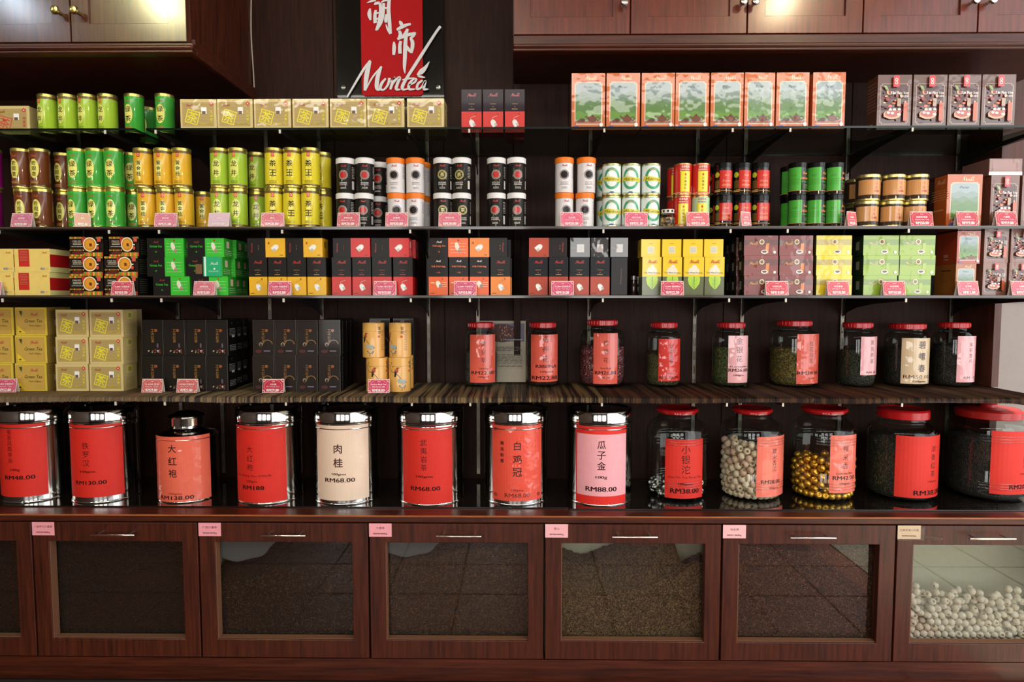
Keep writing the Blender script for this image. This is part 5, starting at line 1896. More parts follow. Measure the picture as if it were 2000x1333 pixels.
shelfrow('liupao_small', [(1922, 1970), (1974, 2022)], Y3 + 0.005, Z3, 1, 'small glossy wrapped brown box on the upper tier, % from the orange ones', None, BX, 'small wrapped brown boxes')
# dark little bottles in the gap behind the plain black box
bt = None
for k, px in enumerate((1237, 1246)):
    if bt is None:
        bm = bmesh.new()
        lathe(bm, [(0, 0), (0.010, 0), (0.011, 0.002), (0.011, 0.04), (0.007, 0.048), (0.007, 0.052), (0, 0.052)], 18, close=False)
        bt = finish(bm, 'small_bottle', mat('#2a1812', 0.15, 0, 0.8), None, True)
        bm = bmesh.new()
        lathe(bm, [(0.0085, 0.050), (0.0085, 0.062), (0, 0.062)], 18, close=False)
        finish(bm, 'cap', mat('#8f8a84', 0.3, 0.7), bt, True)
        o = bt
    else:
        o = dup(bt)
    o.location = (atx(px, 0.10 + 0.05 * k, Z3), 0.10 + 0.05 * k, Z3)
    tag(o, 'small dark bottle %s the plain black box' % ('just behind', 'farther back behind')[k], 'bottle', 'small dark bottles')

# ---- fourth shelf
Y4 = 0.105
Z4M = Z4 + 0.0001
for t, nm in ((0, 'bottom'), (1, 'middle'), (2, 'top')):
    shelfrow('greentea', [(-42, 27), (30, 92)], Y4, Z4M, t, 'mustard tea box with leaf sprig, %s layer, %% from the picture edge' % nm, None, BX, 'mustard leaf-sprig boxes')
    shelfrow('olive', [(109, 173), (175, 241)], Y4, Z4M, t, 'olive diamond box on the mat, %s layer, %% from the mustard ones' % nm, None, BX, 'olive boxes on the mat')
    shelfrow('olive', [(192, 252)], Y4 + 0.078, Z4M, t, 'olive diamond box in the back row on the mat, %s layer' % nm, None, BX, 'olive boxes on the mat')
for t, nm in ((0, 'lower'), (1, 'upper')):
    shelfrow('blackbox', [(278, 320), (321, 362), (363, 404), (405, 446)], Y4, Z4M, t, 'black tea box with flower picture, %s tier, %% from the olive boxes' % nm, None, BX, 'black flower picture boxes')
    shelfrow('brownbox', [(494, 536), (537, 579), (580, 621), (623, 665)], Y4, Z4M, t, 'dark brown tea box with teapot picture, %s tier, %% from the black boxes' % nm, None, BX, 'dark teapot picture boxes')
    for k in (1, 2):
        dx = 12 * k
        shelfrow('blackbox', [(405 + 2 + dx, 446 + dx)], Y4 + 0.0675 * k, Z4M, t, 'black tea box in the %s row back, %s tier' % (ORD[k], nm), None, BX, 'black boxes in back rows')
        shelfrow('brownbox', [(623 + 10 * k, 665 + 8 * k)], Y4 + 0.0675 * k, Z4M, t, 'dark brown tea box in the %s row back, %s tier' % (ORD[k], nm), None, BX, 'dark brown boxes in back rows')
    shelfrow('brownbox', [(722, 762), (768, 808)], Y4 + 0.155, Z4M, t, 'dark box behind the bird canisters, %s tier, %% from the teapot boxes' % nm, None, BX, 'dark boxes behind the canisters', fit=False)
for t, nm, e in ((0, 'lower', [715, 759]), (1, 'upper', [708, 760])):
    tinrow('birdtin', e, 0.086, Z4M, t, 'ochre paper canister with bird and blossom, %s tier, %% from the dark boxes' % nm, 'canister', 'ochre bird canisters', rot=[0.0 if t == 0 else -0.5, 0.0 if t == 0 else -0.9])
tinrow('birdtin', [766], 0.160, Z4M, 0, 'ochre paper canister in the row behind, lower tier', 'canister', 'ochre bird canisters')

# leaflet leaning on the wall behind the first jars
YB = YW - 0.035
a_, b_ = at(937, 748, YB), at(1027, 626, YB)
W_, H_ = b_.x - a_.x, b_.z - Z4 - 0.002
bm = bmesh.new()
box(bm, -W_ / 2, W_ / 2, -0.0005, 0.0005, 0, H_)
o = finish(bm, 'leaflet', mat('#a89a84', 0.5))
P = Print(W_, H_)
P.rect(0.0, 0, 1, 1, '#b4a58c').rect(0.03, 0.66, 0.97, 0.96, '#6f6478').ell(0.48, 0.80, 0.34, 0.15, '#4a1a14', n=22)
r = random.Random(9)
for _ in range(70):
    q, rad = r.uniform(0, 2 * PI), r.random() ** 0.5
    P.ell(0.48 + 0.31 * rad * math.cos(q), 0.80 + 0.13 * rad * math.sin(q), 0.025, 0.009, r.choice(['#8a3020', '#5a1a14', '#b0603a', '#3a1410', '#d09068']), n=5, rot=q)
P.text('Chrysanthemum', 0.72, 0.69, 0.035, '#cfd0e0', w=0.42, italic=0.3).lines(0.08, 0.50, 0.92, 0.58, 3, '#5c5448', 0.2).lines(0.08, 0.24, 0.92, 0.46, 9, '#5c5448', 0.16)
P.build('printed_page', o, y=0.0005)
o.location = ((a_.x + b_.x) / 2, YB - 0.004, Z4 + 0.0002)
o.rotation_euler = (-0.10, 0, 0)
tag(o, 'tea leaflet sheet with a petal photo leaning on the wall behind jars', 'leaflet')

# ---- glass jars


def silhouette(x0, x1, yc, z):
    f0, f1 = math.atan(q_of(x0, yc, z)), math.atan(q_of(x1, yc, z))
    fm, d = (f0 + f1) / 2, (f1 - f0) / 2
    L = (yc + CAM_D) / math.cos(fm)
    return L * math.sin(fm), L * math.sin(d), fm


def angle_on(px, cx, yc, r, z):
    """Angle round the jar (from the -y side) where the sight line through px meets its wall."""
    q = q_of(px, yc, z)
    n = math.sqrt(1 + q * q)
    dx, dy = q / n, 1 / n
    ox, oy = -cx, -CAM_D - yc
    b = ox * dx + oy * dy
    c = ox * ox + oy * oy - r * r
    t = -b - math.sqrt(max(0.0, b * b - c))
    return math.atan2(ox + t * dx, -(oy + t * dy))


def wrap_label(parent, name, lx0, lx1, ly0, ly1, cx, yc, r, zb, seg, draw, film=0.0, maxw=None, eps=0.0002):
    zt_ = at((lx0 + lx1) / 2, ly0, yc - r * 0.9).z
    z0 = at((lx0 + lx1) / 2, ly1, yc - r * 0.9).z
    zm = (zt_ + z0) / 2
    a0, a1 = angle_on(lx0, cx, yc, r, zm), angle_on(lx1, cx, yc, r, zm)
    if maxw and (a1 - a0) * r < maxw:
        if (lx0 + lx1) / 2 > 1015:
            a1 = a0 + maxw / r
        else:
            a0 = a1 - maxw / r
    P = Print((a1 - a0) * r, zt_ - z0)
    draw(P)
    P.build(name, parent, r=r + 0.0003, a_mid=(a0 + a1) / 2, seg=seg, rough=0.5, film=film, z=max(z0 - zb, 0.004), eps=eps)


def textlab(col, cn, lines, h=0.10, top=0.86, bot=0.42, ink='#3a1712', bold=0.0, cx=0.5, sub=None):
    def f(P):
        P.rect(0, 0, 1, 1, col)
        P.vtext(cn, cx, top, bot, h, ink, bold=bold)
        for t, x, y, hh, w, bb in lines:
            P.text(t, x, y, max(hh, 0.038), ink, w=w, bold=bb)
        if sub:
            P.vtext(sub, 0.22, 0.78, 0.50, 0.05, ink, bold=0.02)
            for x, y in ((0.08, 0.93), (0.08, 0.07), (0.92, 0.07)):
                P.ring(x, y, 0.03, 0.012, ink, n=8)
        if film_marks:
            pass
    return f


film_marks = False
crumb_cache = {}


def jar(x0, x1, yc, zb, H, lid, fill, content, lab, draw, label, clabel, ckind='stuff', ribs=False, lidkind=0, film=0.4, group='jars', neck=0.62, maxw=None, sh=0.80):
    cx, r, fm = silhouette(x0, x1, yc, zb + H * 0.45)
    seg = 56
    lx0, lx1 = lid
    rl = silhouette(lx0, lx1, yc, zb + H * 0.97)[1]
    rn = rl * 0.93
    hl = 0.019 if lidkind == 0 else (0.012 if lidkind == 1 else 0.030)
    bm = bmesh.new()
    prof = [(0, 0.004), (r * 0.62, 0.004), (r * 0.78, 0.0), (r * 0.90, 0.003), (r * 0.975, 0.014), (r, 0.030)]
    zs = H * sh
    if ribs:
        for zc in (0.045, 0.054, 0.063):
            prof += [(r, zc - 0.003), (r + 0.0016, zc), (r, zc + 0.003)]
        for zc in (zs - 0.050, zs - 0.041, zs - 0.032):
            prof += [(r, zc - 0.003), (r + 0.0016, zc), (r, zc + 0.003)]
    prof += [(r, zs - 0.022), (r * 0.985, zs - 0.008), (r * 0.93, zs + 0.003), (r * 0.84, zs + 0.011)]
    zn = H - hl - 0.012
    prof += [(rn + (r - rn) * 0.25, zs + (zn - zs) * 0.55), (rn, zn - (zn - zs) * 0.2), (rn, zn), (rn + 0.002, zn + 0.003), (rn, zn + 0.006), (rn, H - hl * 0.55), (rn - 0.003, H - hl * 0.5)]
    lathe(bm, prof, seg, close=False)
    j = finish(bm, 'glass_jar', M_GLASS, None, True, recalc=False)
    bm = bmesh.new()
    if lidkind == 0:
        lathe(bm, [(rl - 0.001, H - hl), (rl, H - hl + 0.001), (rl, H - 0.003), (rl - 0.003, H), (0, H + 0.0005)], seg, close=False)
        for k in range(0, seg, 2):
            a = 2 * PI * k / seg
            bmesh.ops.create_cube(bm, size=0.0012, matrix=Matrix.Translation((rl * math.sin(a), -rl * math.cos(a), H - hl / 2)) @ Matrix.Diagonal((1, 1, 9, 1)))
    elif lidkind == 1:
        lathe(bm, [(rn - 0.002, H - hl - 0.006), (rn - 0.002, H - hl), (rl, H - hl + 0.001), (rl + 0.001, H - 0.005), (rl - 0.004, H - 0.001), (rl * 0.9, H - 0.003), (0, H - 0.003)], seg, close=False)
    elif lidkind == 2:
        lathe(bm, [(rl - 0.001, H - hl), (rl, H - hl + 0.001), (rl, H - 0.006), (rl - 0.005, H), (rl * 0.86, H), (rl * 0.84, H - 0.003), (0, H - 0.003)], seg, close=False)
    else:
        lathe(bm, [(rl - 0.004, H - 0.046), (rl, H - 0.044), (rl, H - 0.022), (rl - 0.008, H - 0.016), (rl * 0.6, H - 0.012), (0.026, H - 0.012), (0.024, H - 0.004), (0.026, H), (0, H + 0.001)], seg, close=False)
    lo = finish(bm, 'lid', M_RED if lidkind < 3 else mat('#a8201c', 0.35, 0, 0.3), j, True)
    j.location = (cx, yc, zb)
    ang = max(-0.2, min(0.2, fm))
    if lab:
        wrap_label(j, 'paper_label', lab[0], lab[1], lab[2], lab[3], cx, yc, r, zb, seg, draw, film, maxw)
    tag(j, label, 'jar', group)
    # contents
    hf = fill - 0.0
    if isinstance(content, str):
        cols, crs, nn, size = CONT[content]
        rr = random.Random(hash_(label))
        bm = bmesh.new()
        ri = r - 0.0028
        pr = [(0, 0.0065), (r * 0.60, 0.0065), (r * 0.80, 0.006), (ri * 0.955, 0.016), (ri, 0.031)]
        k = 0.045
        while k < hf - 0.008:
            pr.append((ri, k))
            k += 0.014
        pr += [(ri, hf - 0.006), (ri * 0.8, hf), (ri * 0.45, hf + 0.004), (0, hf + 0.005)]
        if hf > zs - 0.01:
            pr = [(min(a, r * 0.84 if b > zs else a), b) for a, b in pr]
        lathe(bm, pr, 40, close=False)
        for v in bm.verts:
            if v.co.z > hf - 0.012:
                v.co.z += 0.006 * math.sin(v.co.x * 60 + v.co.y * 45 + r * 300) * (0.6 if v.co.z > hf - 0.004 else 1)
        for f in bm.faces:
            f.smooth = True
        for _ in range(nn):
            a = rr.uniform(-PI, PI)
            top = rr.random() < 0.18
            if top:
                rad = ri * math.sqrt(rr.random()) * 0.95
                z = hf + 0.003 + rr.uniform(-0.002, 0.003)
            else:
                rad = ri + 0.0004 + rr.random() * 0.0012
                z = rr.uniform(0.036, min(hf, zs - 0.026))
            c0 = Vector((rad * math.sin(a), -rad * math.cos(a), z))
            t1 = Vector((math.cos(a), math.sin(a), 0))
            t2 = Vector((0, 0, 1)) if not top else Vector((-math.sin(a), math.cos(a), 0))
            th = rr.random() * PI
            u = (t1 * math.cos(th) + t2 * math.sin(th)) * size[0] * rr.uniform(0.5, 1) / 2
            w = (t2 * math.cos(th) - t1 * math.sin(th)) * size[1] * rr.uniform(0.6, 1) / 2
            f = bm.faces.new([bm.verts.new(c0 + u * s1 + w * s2) for s1, s2 in ((-1, -0.6), (0, -1), (1, -0.5), (1, 0.5), (0, 1), (-1, 0.6))])
            f.material_index = 1 + rr.randrange(len(crs))
        o = finish(bm, 'dried_tea', [cols] + [mat(c, 0.65) for c in crs], recalc=False)
        o.location = (cx, yc, zb)
        tag(o, clabel, 'dried tea', None, 'stuff')
    return cx, r


CONT = {
    'lavender': (speckle('lavender_buds', ['#3a3538', '#2a2628', '#4a434a', '#5c5660'], 260), ['#565058', '#3a363c', '#6a6470'], 900, (0.006, 0.002)),
    'roselle': (speckle('roselle', ['#241210', '#341815', '#180c0b', '#40201a'], 160), ['#4a1c18', '#2c1210'], 700, (0.012, 0.005)),
    'rose': (speckle('rose_buds', ['#5a1c2a', '#3e1420', '#7a3040', '#6a4438'], 140), ['#8a3448', '#5c1c2c', '#a8686c', '#b89a80', '#6c2434'], 1700, (0.0075, 0.005)),
    'green': (speckle('green_flower', ['#3c3f1e', '#4d4f28', '#2c2c16', '#5e5a30'], 260), ['#66673a', '#474a22', '#7d7646', '#33351a'], 1900, (0.009, 0.0018)),
    'honey': (speckle('honeysuckle', ['#3f4a20', '#2e3618', '#55602e', '#24280f'], 260), ['#626e38', '#47521f', '#7f8048', '#31391a'], 1900, (0.009, 0.0018)),
    'osmanthus': (speckle('flower_tips', ['#5c4a1c', '#3c3414', '#7a6024', '#4a4a1e'], 200), ['#8a6a24', '#6a5a20', '#a88030', '#4a4a1e', '#3a3010'], 2000, (0.0055, 0.004)),
    'dark': (speckle('dark_leaf_jar', ['#17130f', '#231c15', '#0f0c0a', '#2c241b'], 220), ['#332a20', '#1e1813', '#433828'], 900, (0.012, 0.002)),
    'darkgreen': (speckle('dark_green_leaf', ['#1c1c13', '#27261a', '#121109', '#33301f'], 220), ['#454029', '#2c2a1a', '#565038'], 1200, (0.012, 0.0022)),
}
CORAL, REDL, PINKL, CREAML = '#d65540', '#d02c1e', '#e6a4a4', '#d6b890'
JY = 0.265
H4 = 0.220
LG = 'red-lidded jars on the mat shelf'
jar(907, 972, JY, Z4M, H4, (916, 966), 0.115, 'lavender', (918, 967, 654, 748), textlab(CORAL, '薰衣草', [('RM22.80', 0.5, 0.21, 0.07, 0.86, 0.02), ('100gms', 0.5, 0.12, 0.035, 0.36, 0.02), ('Lavender', 0.5, 0.30, 0.02, 0.3, 0.01)]), 'jar with coral 薰衣草 label, nearest the bird canisters', 'grey dried lavender inside the jar nearest the bird canisters', group=LG)
jar(1028, 1092, JY, Z4M, H4, (1035, 1086), 0.10, 'roselle', (1037, 1089, 654, 746), textlab(CORAL, '洛神花', [('RIBENA', 0.55, 0.33, 0.07, 0.72, 0.03), ('100gms', 0.55, 0.21, 0.04, 0.42, 0.02), ('RM22.80', 0.5, 0.085, 0.08, 0.9, 0.03)], h=0.14, top=0.98, bot=0.42), 'jar with coral 洛神花 label, between the leaflet and the rose jar', 'dark dried roselle inside the second small jar', group=LG)
jar(1132, 1220, JY + 0.012, Z4M, 0.228, (1147, 1206), 0.135, 'rose', (1159, 1206, 651, 750), textlab(CORAL, '玫瑰花', [('RM26.80', 0.5, 0.22, 0.07, 0.86, 0.02), ('100gms', 0.5, 0.12, 0.035, 0.36, 0.02), ('Rose Buds', 0.5, 0.31, 0.02, 0.42, 0.01)]), 'wide jar of dried pink rosebuds with coral label', 'dried pink and wine rosebuds in the wide jar', group=LG)
jar(1262, 1330, JY, Z4M, H4, (1271, 1323), 0.108, 'green', (1286, 1328, 662, 745), textlab(REDL, '茉莉花茶', [('RM 28.00', 0.45, 0.09, 0.06, 0.8, 0.02), ('100gms', 0.5, 0.18, 0.035, 0.36, 0.01)]), 'jar with glaring scarlet label over green-brown flower tea', 'green-brown dried flower tea behind the scarlet label', group=LG, film=0.9)
jar(1390, 1464, JY, Z4M, H4, (1403, 1458), 0.135, 'honey', (1422, 1460, 656, 748), textlab(PINKL, '金银花', [('Honeysuckle', 0.5, 0.34, 0.03, 0.8, 0.03), ('RM26.80', 0.5, 0.27, 0.07, 0.94, 0.03), ('100gms', 0.5, 0.16, 0.04, 0.5, 0.03)], h=0.14, top=0.96, bot=0.44), 'jar with pink 金银花 label over fine green tea', 'fine green dried honeysuckle in the pink-labelled jar', group=LG)
jar(1502, 1599, JY + 0.012, Z4M, 0.226, (1517, 1586), 0.130, 'osmanthus', (1556, 1598, 653, 750), textlab(CORAL, '桂花乌龙', [('RM38.00', 0.45, 0.22, 0.07, 0.86, 0.02), ('100gms', 0.5, 0.11, 0.035, 0.36, 0.01)]), 'wide jar of golden brown flower tips with coral label', 'golden brown flower tips in the wide jar', group=LG, film=0.9, maxw=0.10)
jar(1635, 1712, JY, Z4M, H4, (1646, 1706), 0.125, 'darkgreen', (1681, 1711, 658, 733), textlab(PINKL, '黑苦荞茶', [('RM 18', 0.5, 0.07, 0.05, 0.5, 0.02)], h=0.12, top=0.9, bot=0.3), 'jar of dark leaf with narrow pink label turned aside', 'dark leaf tea under the narrow pink label', group=LG, maxw=0.08)
jar(1725, 1816, JY + 0.012, Z4M, 0.216, (1734, 1808), 0.135, 'dark', (1760, 1815, 661, 750), textlab(CREAML, '碧螺春', [('RM50.00', 0.5, 0.155, 0.075, 0.86, 0.0), ('100gms', 0.55, 0.05, 0.05, 0.42, 0.02)], h=0.17, top=0.94, bot=0.26, bold=0.03, cx=0.6), 'jar of black leaf with cream 碧螺春 label', 'black leaf tea in the cream-labelled jar', group=LG)
jar(1818, 1905, JY + 0.008, Z4M, H4, (1829, 1894), 0.140, 'dark', (1869, 1904, 657, 747), textlab(PINKL, '茉莉香片', [('RM 15', 0.5, 0.1, 0.05, 0.5, 0.01)], h=0.09), 'jar of black leaf with pink label, last before the white wall', 'black leaf tea in the last jar before the white wall', group=LG, maxw=0.09, film=0.6)

CG = 'large red-lidded jars on the counter'
CY = 0.205
cj = {}
cj[9] = jar(1262, 1382, CY, ZC, 0.298, (1281, 1363), 0, None, (1299, 1372, 858, 973), textlab(REDL, '小银沱', [('Xiao Yin Tuo Pu er Tea', 0.5, 0.36, 0.03, 0.86, 0.01), ('100gms', 0.5, 0.245, 0.05, 0.36, 0.02), ('RM38.00', 0.5, 0.13, 0.085, 0.72, 0.04)], h=0.145, top=0.90, bot=0.42), 'large ribbed jar with a few silver-wrapped tea nuggets, scarlet 小银沱 label', '', ribs=True, lidkind=1, group=CG, film=0)
cj[10] = jar(1405, 1531, CY, ZC, 0.298, (1428, 1508), 0, None, (1478, 1530, 853, 970), textlab('#e6705c', '糯米香沱', [('RM28.00', 0.42, 0.25, 0.06, 0.6, 0.02), ('100gms', 0.5, 0.14, 0.035, 0.3, 0.01)], h=0.09, top=0.80), 'large jar full of pale paper-wrapped tea nuggets', '', ribs=True, lidkind=1, group=CG, film=0.25, maxw=0.12)
cj[11] = jar(1542, 1675, CY, ZC, 0.300, (1570, 1663), 0, None, (1621, 1671, 850, 962), textlab('#e6705c', '糯米香', [('RM42.00', 0.5, 0.26, 0.07, 0.8, 0.02), ('Glutinous Rice', 0.5, 0.34, 0.03, 0.6, 0.01), ('100gms', 0.5, 0.16, 0.04, 0.36, 0.01)], h=0.11, top=0.82), 'large ribbed jar half full of gold-wrapped tea nuggets', '', ribs=True, lidkind=1, group=CG, film=0.7)
cj[12] = jar(1690, 1834, CY + 0.005, ZC, 0.296, (1711, 1818), 0.203, 'darkgreen', (1748, 1834, 852, 972), textlab(REDL, '浓香红茶', [('100gms', 0.68, 0.26, 0.035, 0.22, 0.01), ('RM38.00', 0.62, 0.085, 0.08, 0.62, 0.04)], h=0.10, top=0.84, bot=0.34, cx=0.68), 'large plain jar of brown leaf with screw lid and wide scarlet label', 'brown leaf tea in the plain screw-lid counter jar', lidkind=2, group=CG, film=0, sh=0.78)
cj[13] = jar(1846, 2012, CY + 0.015, ZC, 0.312, (1866, 2004), 0.200, 'dark', (1935, 2010, 842, 965), textlab(REDL, '生普洱散茶', [('100gms', 0.75, 0.32, 0.035, 0.22, 0.01), ('RM20.00', 0.7, 0.12, 0.07, 0.62, 0.04)], h=0.10, top=0.88, bot=0.40, cx=0.8), 'largest counter jar of black leaf with knobbed red lid at the edge', 'black leaf tea in the knob-lidded jar', ribs=True, lidkind=3, group=CG, film=0, sh=0.80)

# ---- wrapped tea nuggets, settled under gravity


def settle(n, rs, clamp, init, it=220, seed=1):
    g = np.random.default_rng(seed)
    p = init(g, n)
    for k in range(it):
        d = p[:, None] - p[None]
        L = np.sqrt((d ** 2).sum(-1)) + 1e-9
        ov = np.clip(2 * rs * 1.0 - L, 0, None)
        np.fill_diagonal(ov, 0)
        p = p + ((d / L[..., None]) * (ov * 0.42)[..., None]).sum(1)
        if k < it - 50:
            p[:, 2] -= rs * 0.06
        p = clamp(p)
    return p


def nugget(name, mt, rs, mt2=None):
    bm = bmesh.new()
    h = rs * 0.82
    lathe(bm, [(0, -h * 0.75), (rs * 0.5, -h), (rs * 0.9, -h * 0.55), (rs, 0), (rs * 0.86, h * 0.6), (rs * 0.55, h), (rs * 0.36, h * 0.9), (rs * 0.22, h * 0.45), (0, h * 0.35)], 12, close=False)
    for f in bm.faces:
        f.smooth = True
        if mt2 and f.calc_center_median().z > h * 0.3 and f.calc_center_median().xy.length < rs * 0.4:
            f.material_index = 1
    return finish(bm, name, [mt, mt2] if mt2 else mt, recalc=False)


def crumple(name, h1, h2, metal, rough):
    mt = mat(h1, rough, metal).copy()
    mt.name = name
    nt = mt.node_tree
    b = nt.nodes['Principled BSDF']
    oi = nt.nodes.new('ShaderNodeObjectInfo')
    mx = nt.nodes.new('ShaderNodeMix')
    mx.data_type = 'RGBA'
    mx.inputs[6].default_value, mx.inputs[7].default_value = lin(h1), lin(h2)
    nt.links.new(oi.outputs['Random'], mx.inputs[0])
    nt.links.new(mx.outputs[2], b.inputs['Base Color'])
    nz = nt.nodes.new('ShaderNodeTexNoise')
    nz.inputs['Scale'].default_value = 240
    bp = nt.nodes.new('ShaderNodeBump')
    bp.inputs['Strength'].default_value = 0.6
    bp.inputs['Distance'].default_value = 0.002
    tc = nt.nodes.new('ShaderNodeTexCoord')
    nt.links.new(tc.outputs['Object'], nz.inputs['Vector'])
    nt.links.new(nz.outputs['Fac'], bp.inputs['Height'])
    nt.links.new(bp.outputs['Normal'], b.inputs['Normal'])
    return mt


def fill_jar(idx, n, rs, mt, name, label, group, inner, ztop, seed, keep, mt2=None):
    cx, r = cj[idx]
    R = r - rs - 0.0015
    Ri = max(0.0, inner)

    def init(g, n):
        a = g.uniform(-PI, PI, n)
        rad = g.uniform(Ri, R, n)
        return np.stack([rad * np.sin(a), -rad * np.cos(a), g.uniform(rs, ztop * 1.25, n)], 1)

    def clamp(p):
        rad = np.sqrt(p[:, 0] ** 2 + p[:, 1] ** 2) + 1e-9
        lim = np.where(p[:, 2] < 0.022, R * 0.93, R)
        k = np.clip(rad, Ri, lim) / rad
        p[:, 0] *= k
        p[:, 1] *= k
        p[:, 2] = np.maximum(p[:, 2], rs + 0.005)
        return p
    p = settle(n, rs, clamp, init, seed=seed)
    first = None
    g = random.Random(seed)
    for q in p:
        if q[1] > keep or q[2] > 0.24:
            continue
        if first is None:
            o = first = nugget(name, mt, rs * 1.0, mt2)
        else:
            o = link(bpy.data.objects.new(name, first.data))
        o.location = (cx + q[0], CY + q[1], ZC + q[2])
        o.rotation_euler = (g.uniform(0.2, 2.0), g.uniform(-0.8, 0.8), g.uniform(0, 6.28))
        tag(o, label, 'wrapped tea nugget', group)


fill_jar(9, 84, 0.0125, crumple('silver_foil', '#c9c6c2', '#a8a4a0', 1.0, 0.18), 'silver_tea_nugget', 'silver foil-wrapped tea nugget inside the jar beside the pink-labelled tin', 'silver tea nuggets', 0.0, 0.05, 3, 1)
fill_jar(10, 430, 0.0128, crumple('printed_tissue', '#dccbb0', '#c9a58e', 0.0, 0.6), 'tissue_tea_nugget', 'pale tissue-wrapped tea nugget inside the full counter jar', 'pale tea nuggets', 0.050, 0.23, 4, 0.02, mat('#8f8460', 0.7))
fill_jar(11, 285, 0.0130, crumple('gold_foil', '#eebb48', '#d09a2c', 0.85, 0.28), 'gold_tea_nugget', 'gold foil-wrapped tea nugget inside the half-full counter jar', 'gold tea nuggets', 0.045, 0.17, 5, 0.03)

# white nests behind the last bin's pane
a, b, wa, wb_, za, zb_ = bins[6]
rs = 0.0112
X0, X1, Y0_, Y1_, ZB = a + 0.014 + rs, min(b - 0.014, at(2030, 1200, 0).x) - rs, YI + 0.002 + rs, YI + 0.062, ZD0 + 0.014 + rs


def init(g, n):
    return np.stack([g.uniform(X0, X1, n), g.uniform(Y0_, Y1_ - rs, n), g.uniform(ZB, ZB + 0.30, n)], 1)


def clamp(p):
    p[:, 0] = np.clip(p[:, 0], X0, X1)
    p[:, 1] = np.clip(p[:, 1], Y0_, Y1_ - rs)
    p[:, 2] = np.maximum(p[:, 2], ZB)
    return p


pp = settle(420, rs, clamp, init, it=240, seed=11)
pp = pp[np.argsort(pp[:, 1])]
M_NEST = crumple('white_tissue', '#dedad0', '#cfc8b8', 0.0, 0.6)
M_NESTB = mat('#b5aa90', 0.7)
first = None
g = random.Random(2)
rest = []
for k, q in enumerate(pp):
    rot = (g.uniform(0.3, 2.2), g.uniform(-0.8, 0.8), g.uniform(0, 6.28))
    if k >= 290:
        rest.append((q, rot))
        continue
    if first is None:
        o = first = nugget('tea_nest', M_NEST, rs, M_NESTB)
    else:
        o = link(bpy.data.objects.new('tea_nest', first.data))
    o.location = q
    o.rotation_euler = rot
    tag(o, 'white paper-wrapped tea nest piled behind the glass of the last bin', 'tea nest', 'white tea nests in the last bin')
bm = bmesh.new()
for q, rot in rest:
    s0 = len(bm.verts)
    bm.from_mesh(first.data)
    bm.verts.ensure_lookup_table()
    M_ = Matrix.Translation(Vector(q)) @ __import__('mathutils').Euler(rot).to_matrix().to_4x4()
    for v in bm.verts[s0:]:
        v.co = M_ @ v.co
o = finish(bm, 'tea_nests', [M_NEST, M_NESTB], None, True, recalc=False)
tag(o, 'white paper-wrapped tea nests heaped behind the front ones in the bin', 'tea nests', None, 'stuff')

# ---- steel tea tins on the counter
TY = 0.172


def steel(x0, x1, label, lab, draw, film=0.0, H=0.303, shoulder=False, yc=TY):
    cx, r, fm = silhouette(x0, x1, yc, ZC + 0.15)
    seg = 72
    o_ = bmesh.new()
    if shoulder:
        lathe(o_, [(0, 0), (r + 0.001, 0), (r + 0.0018, 0.002), (r + 0.001, 0.004), (r, 0.005), (r, 0.203), (r + 0.001, 0.205), (r - 0.002, 0.212), (r * 0.85, 0.221), (r * 0.60, 0.229), (r * 0.50, 0.234), (r * 0.47, 0.244), (r * 0.46, 0.250)], seg, close=False)
    else:
        lathe(o_, [(0, 0), (r + 0.001, 0), (r + 0.0018, 0.002), (r + 0.001, 0.004), (r, 0.005), (r, H - 0.060), (r + 0.0012, H - 0.057), (r, H - 0.054), (r, H - 0.045)], seg, close=False)
    j = finish(o_, 'steel_tea_tin', M_TIN, None, True)
    bm = bmesh.new()
    if shoulder:
        q = r * 0.55
        lathe(bm, [(q, 0.243), (q, 0.268), (q + 0.004, 0.270), (q + 0.006, 0.274), (q + 0.003, 0.278), (q * 0.8, 0.281), (q * 0.6, 0.287), (q * 0.3, 0.290), (0, 0.290)], seg, close=False)
    else:
        lathe(bm, [(r + 0.0015, H - 0.044), (r + 0.0032, H - 0.042), (r + 0.0032, H - 0.039), (r + 0.0015, H - 0.037), (r + 0.0015, H - 0.004), (r - 0.001, H), (r - 0.008, H), (r - 0.010, H - 0.004), (0, H - 0.004)], seg, close=False)
    finish(bm, 'lid', M_TINLID, j, True)
    j.location = (cx, yc, ZC)
    wrap_label(j, 'paper_label', lab[0], lab[1], lab[2], lab[3], cx, yc, r, ZC, seg, draw, film)
    return tag(j, label, 'tin', 'steel tea tins on the counter')


def pinkred(P):
    P.rect(0, 0, 1, 1, '#dc2c22').rect(0.03, 0.11, 1.0, 0.90, '#eba6ac')
    P.vtext('瓜子金', 0.5, 0.82, 0.45, 0.105, '#3a1418', bold=0.01)
    P.text('100g', 0.5, 0.35, 0.045, '#3a1418', w=0.20, bold=0.02).text('RM88.00', 0.5, 0.20, 0.06, '#2c1014', w=0.56, bold=0.05)


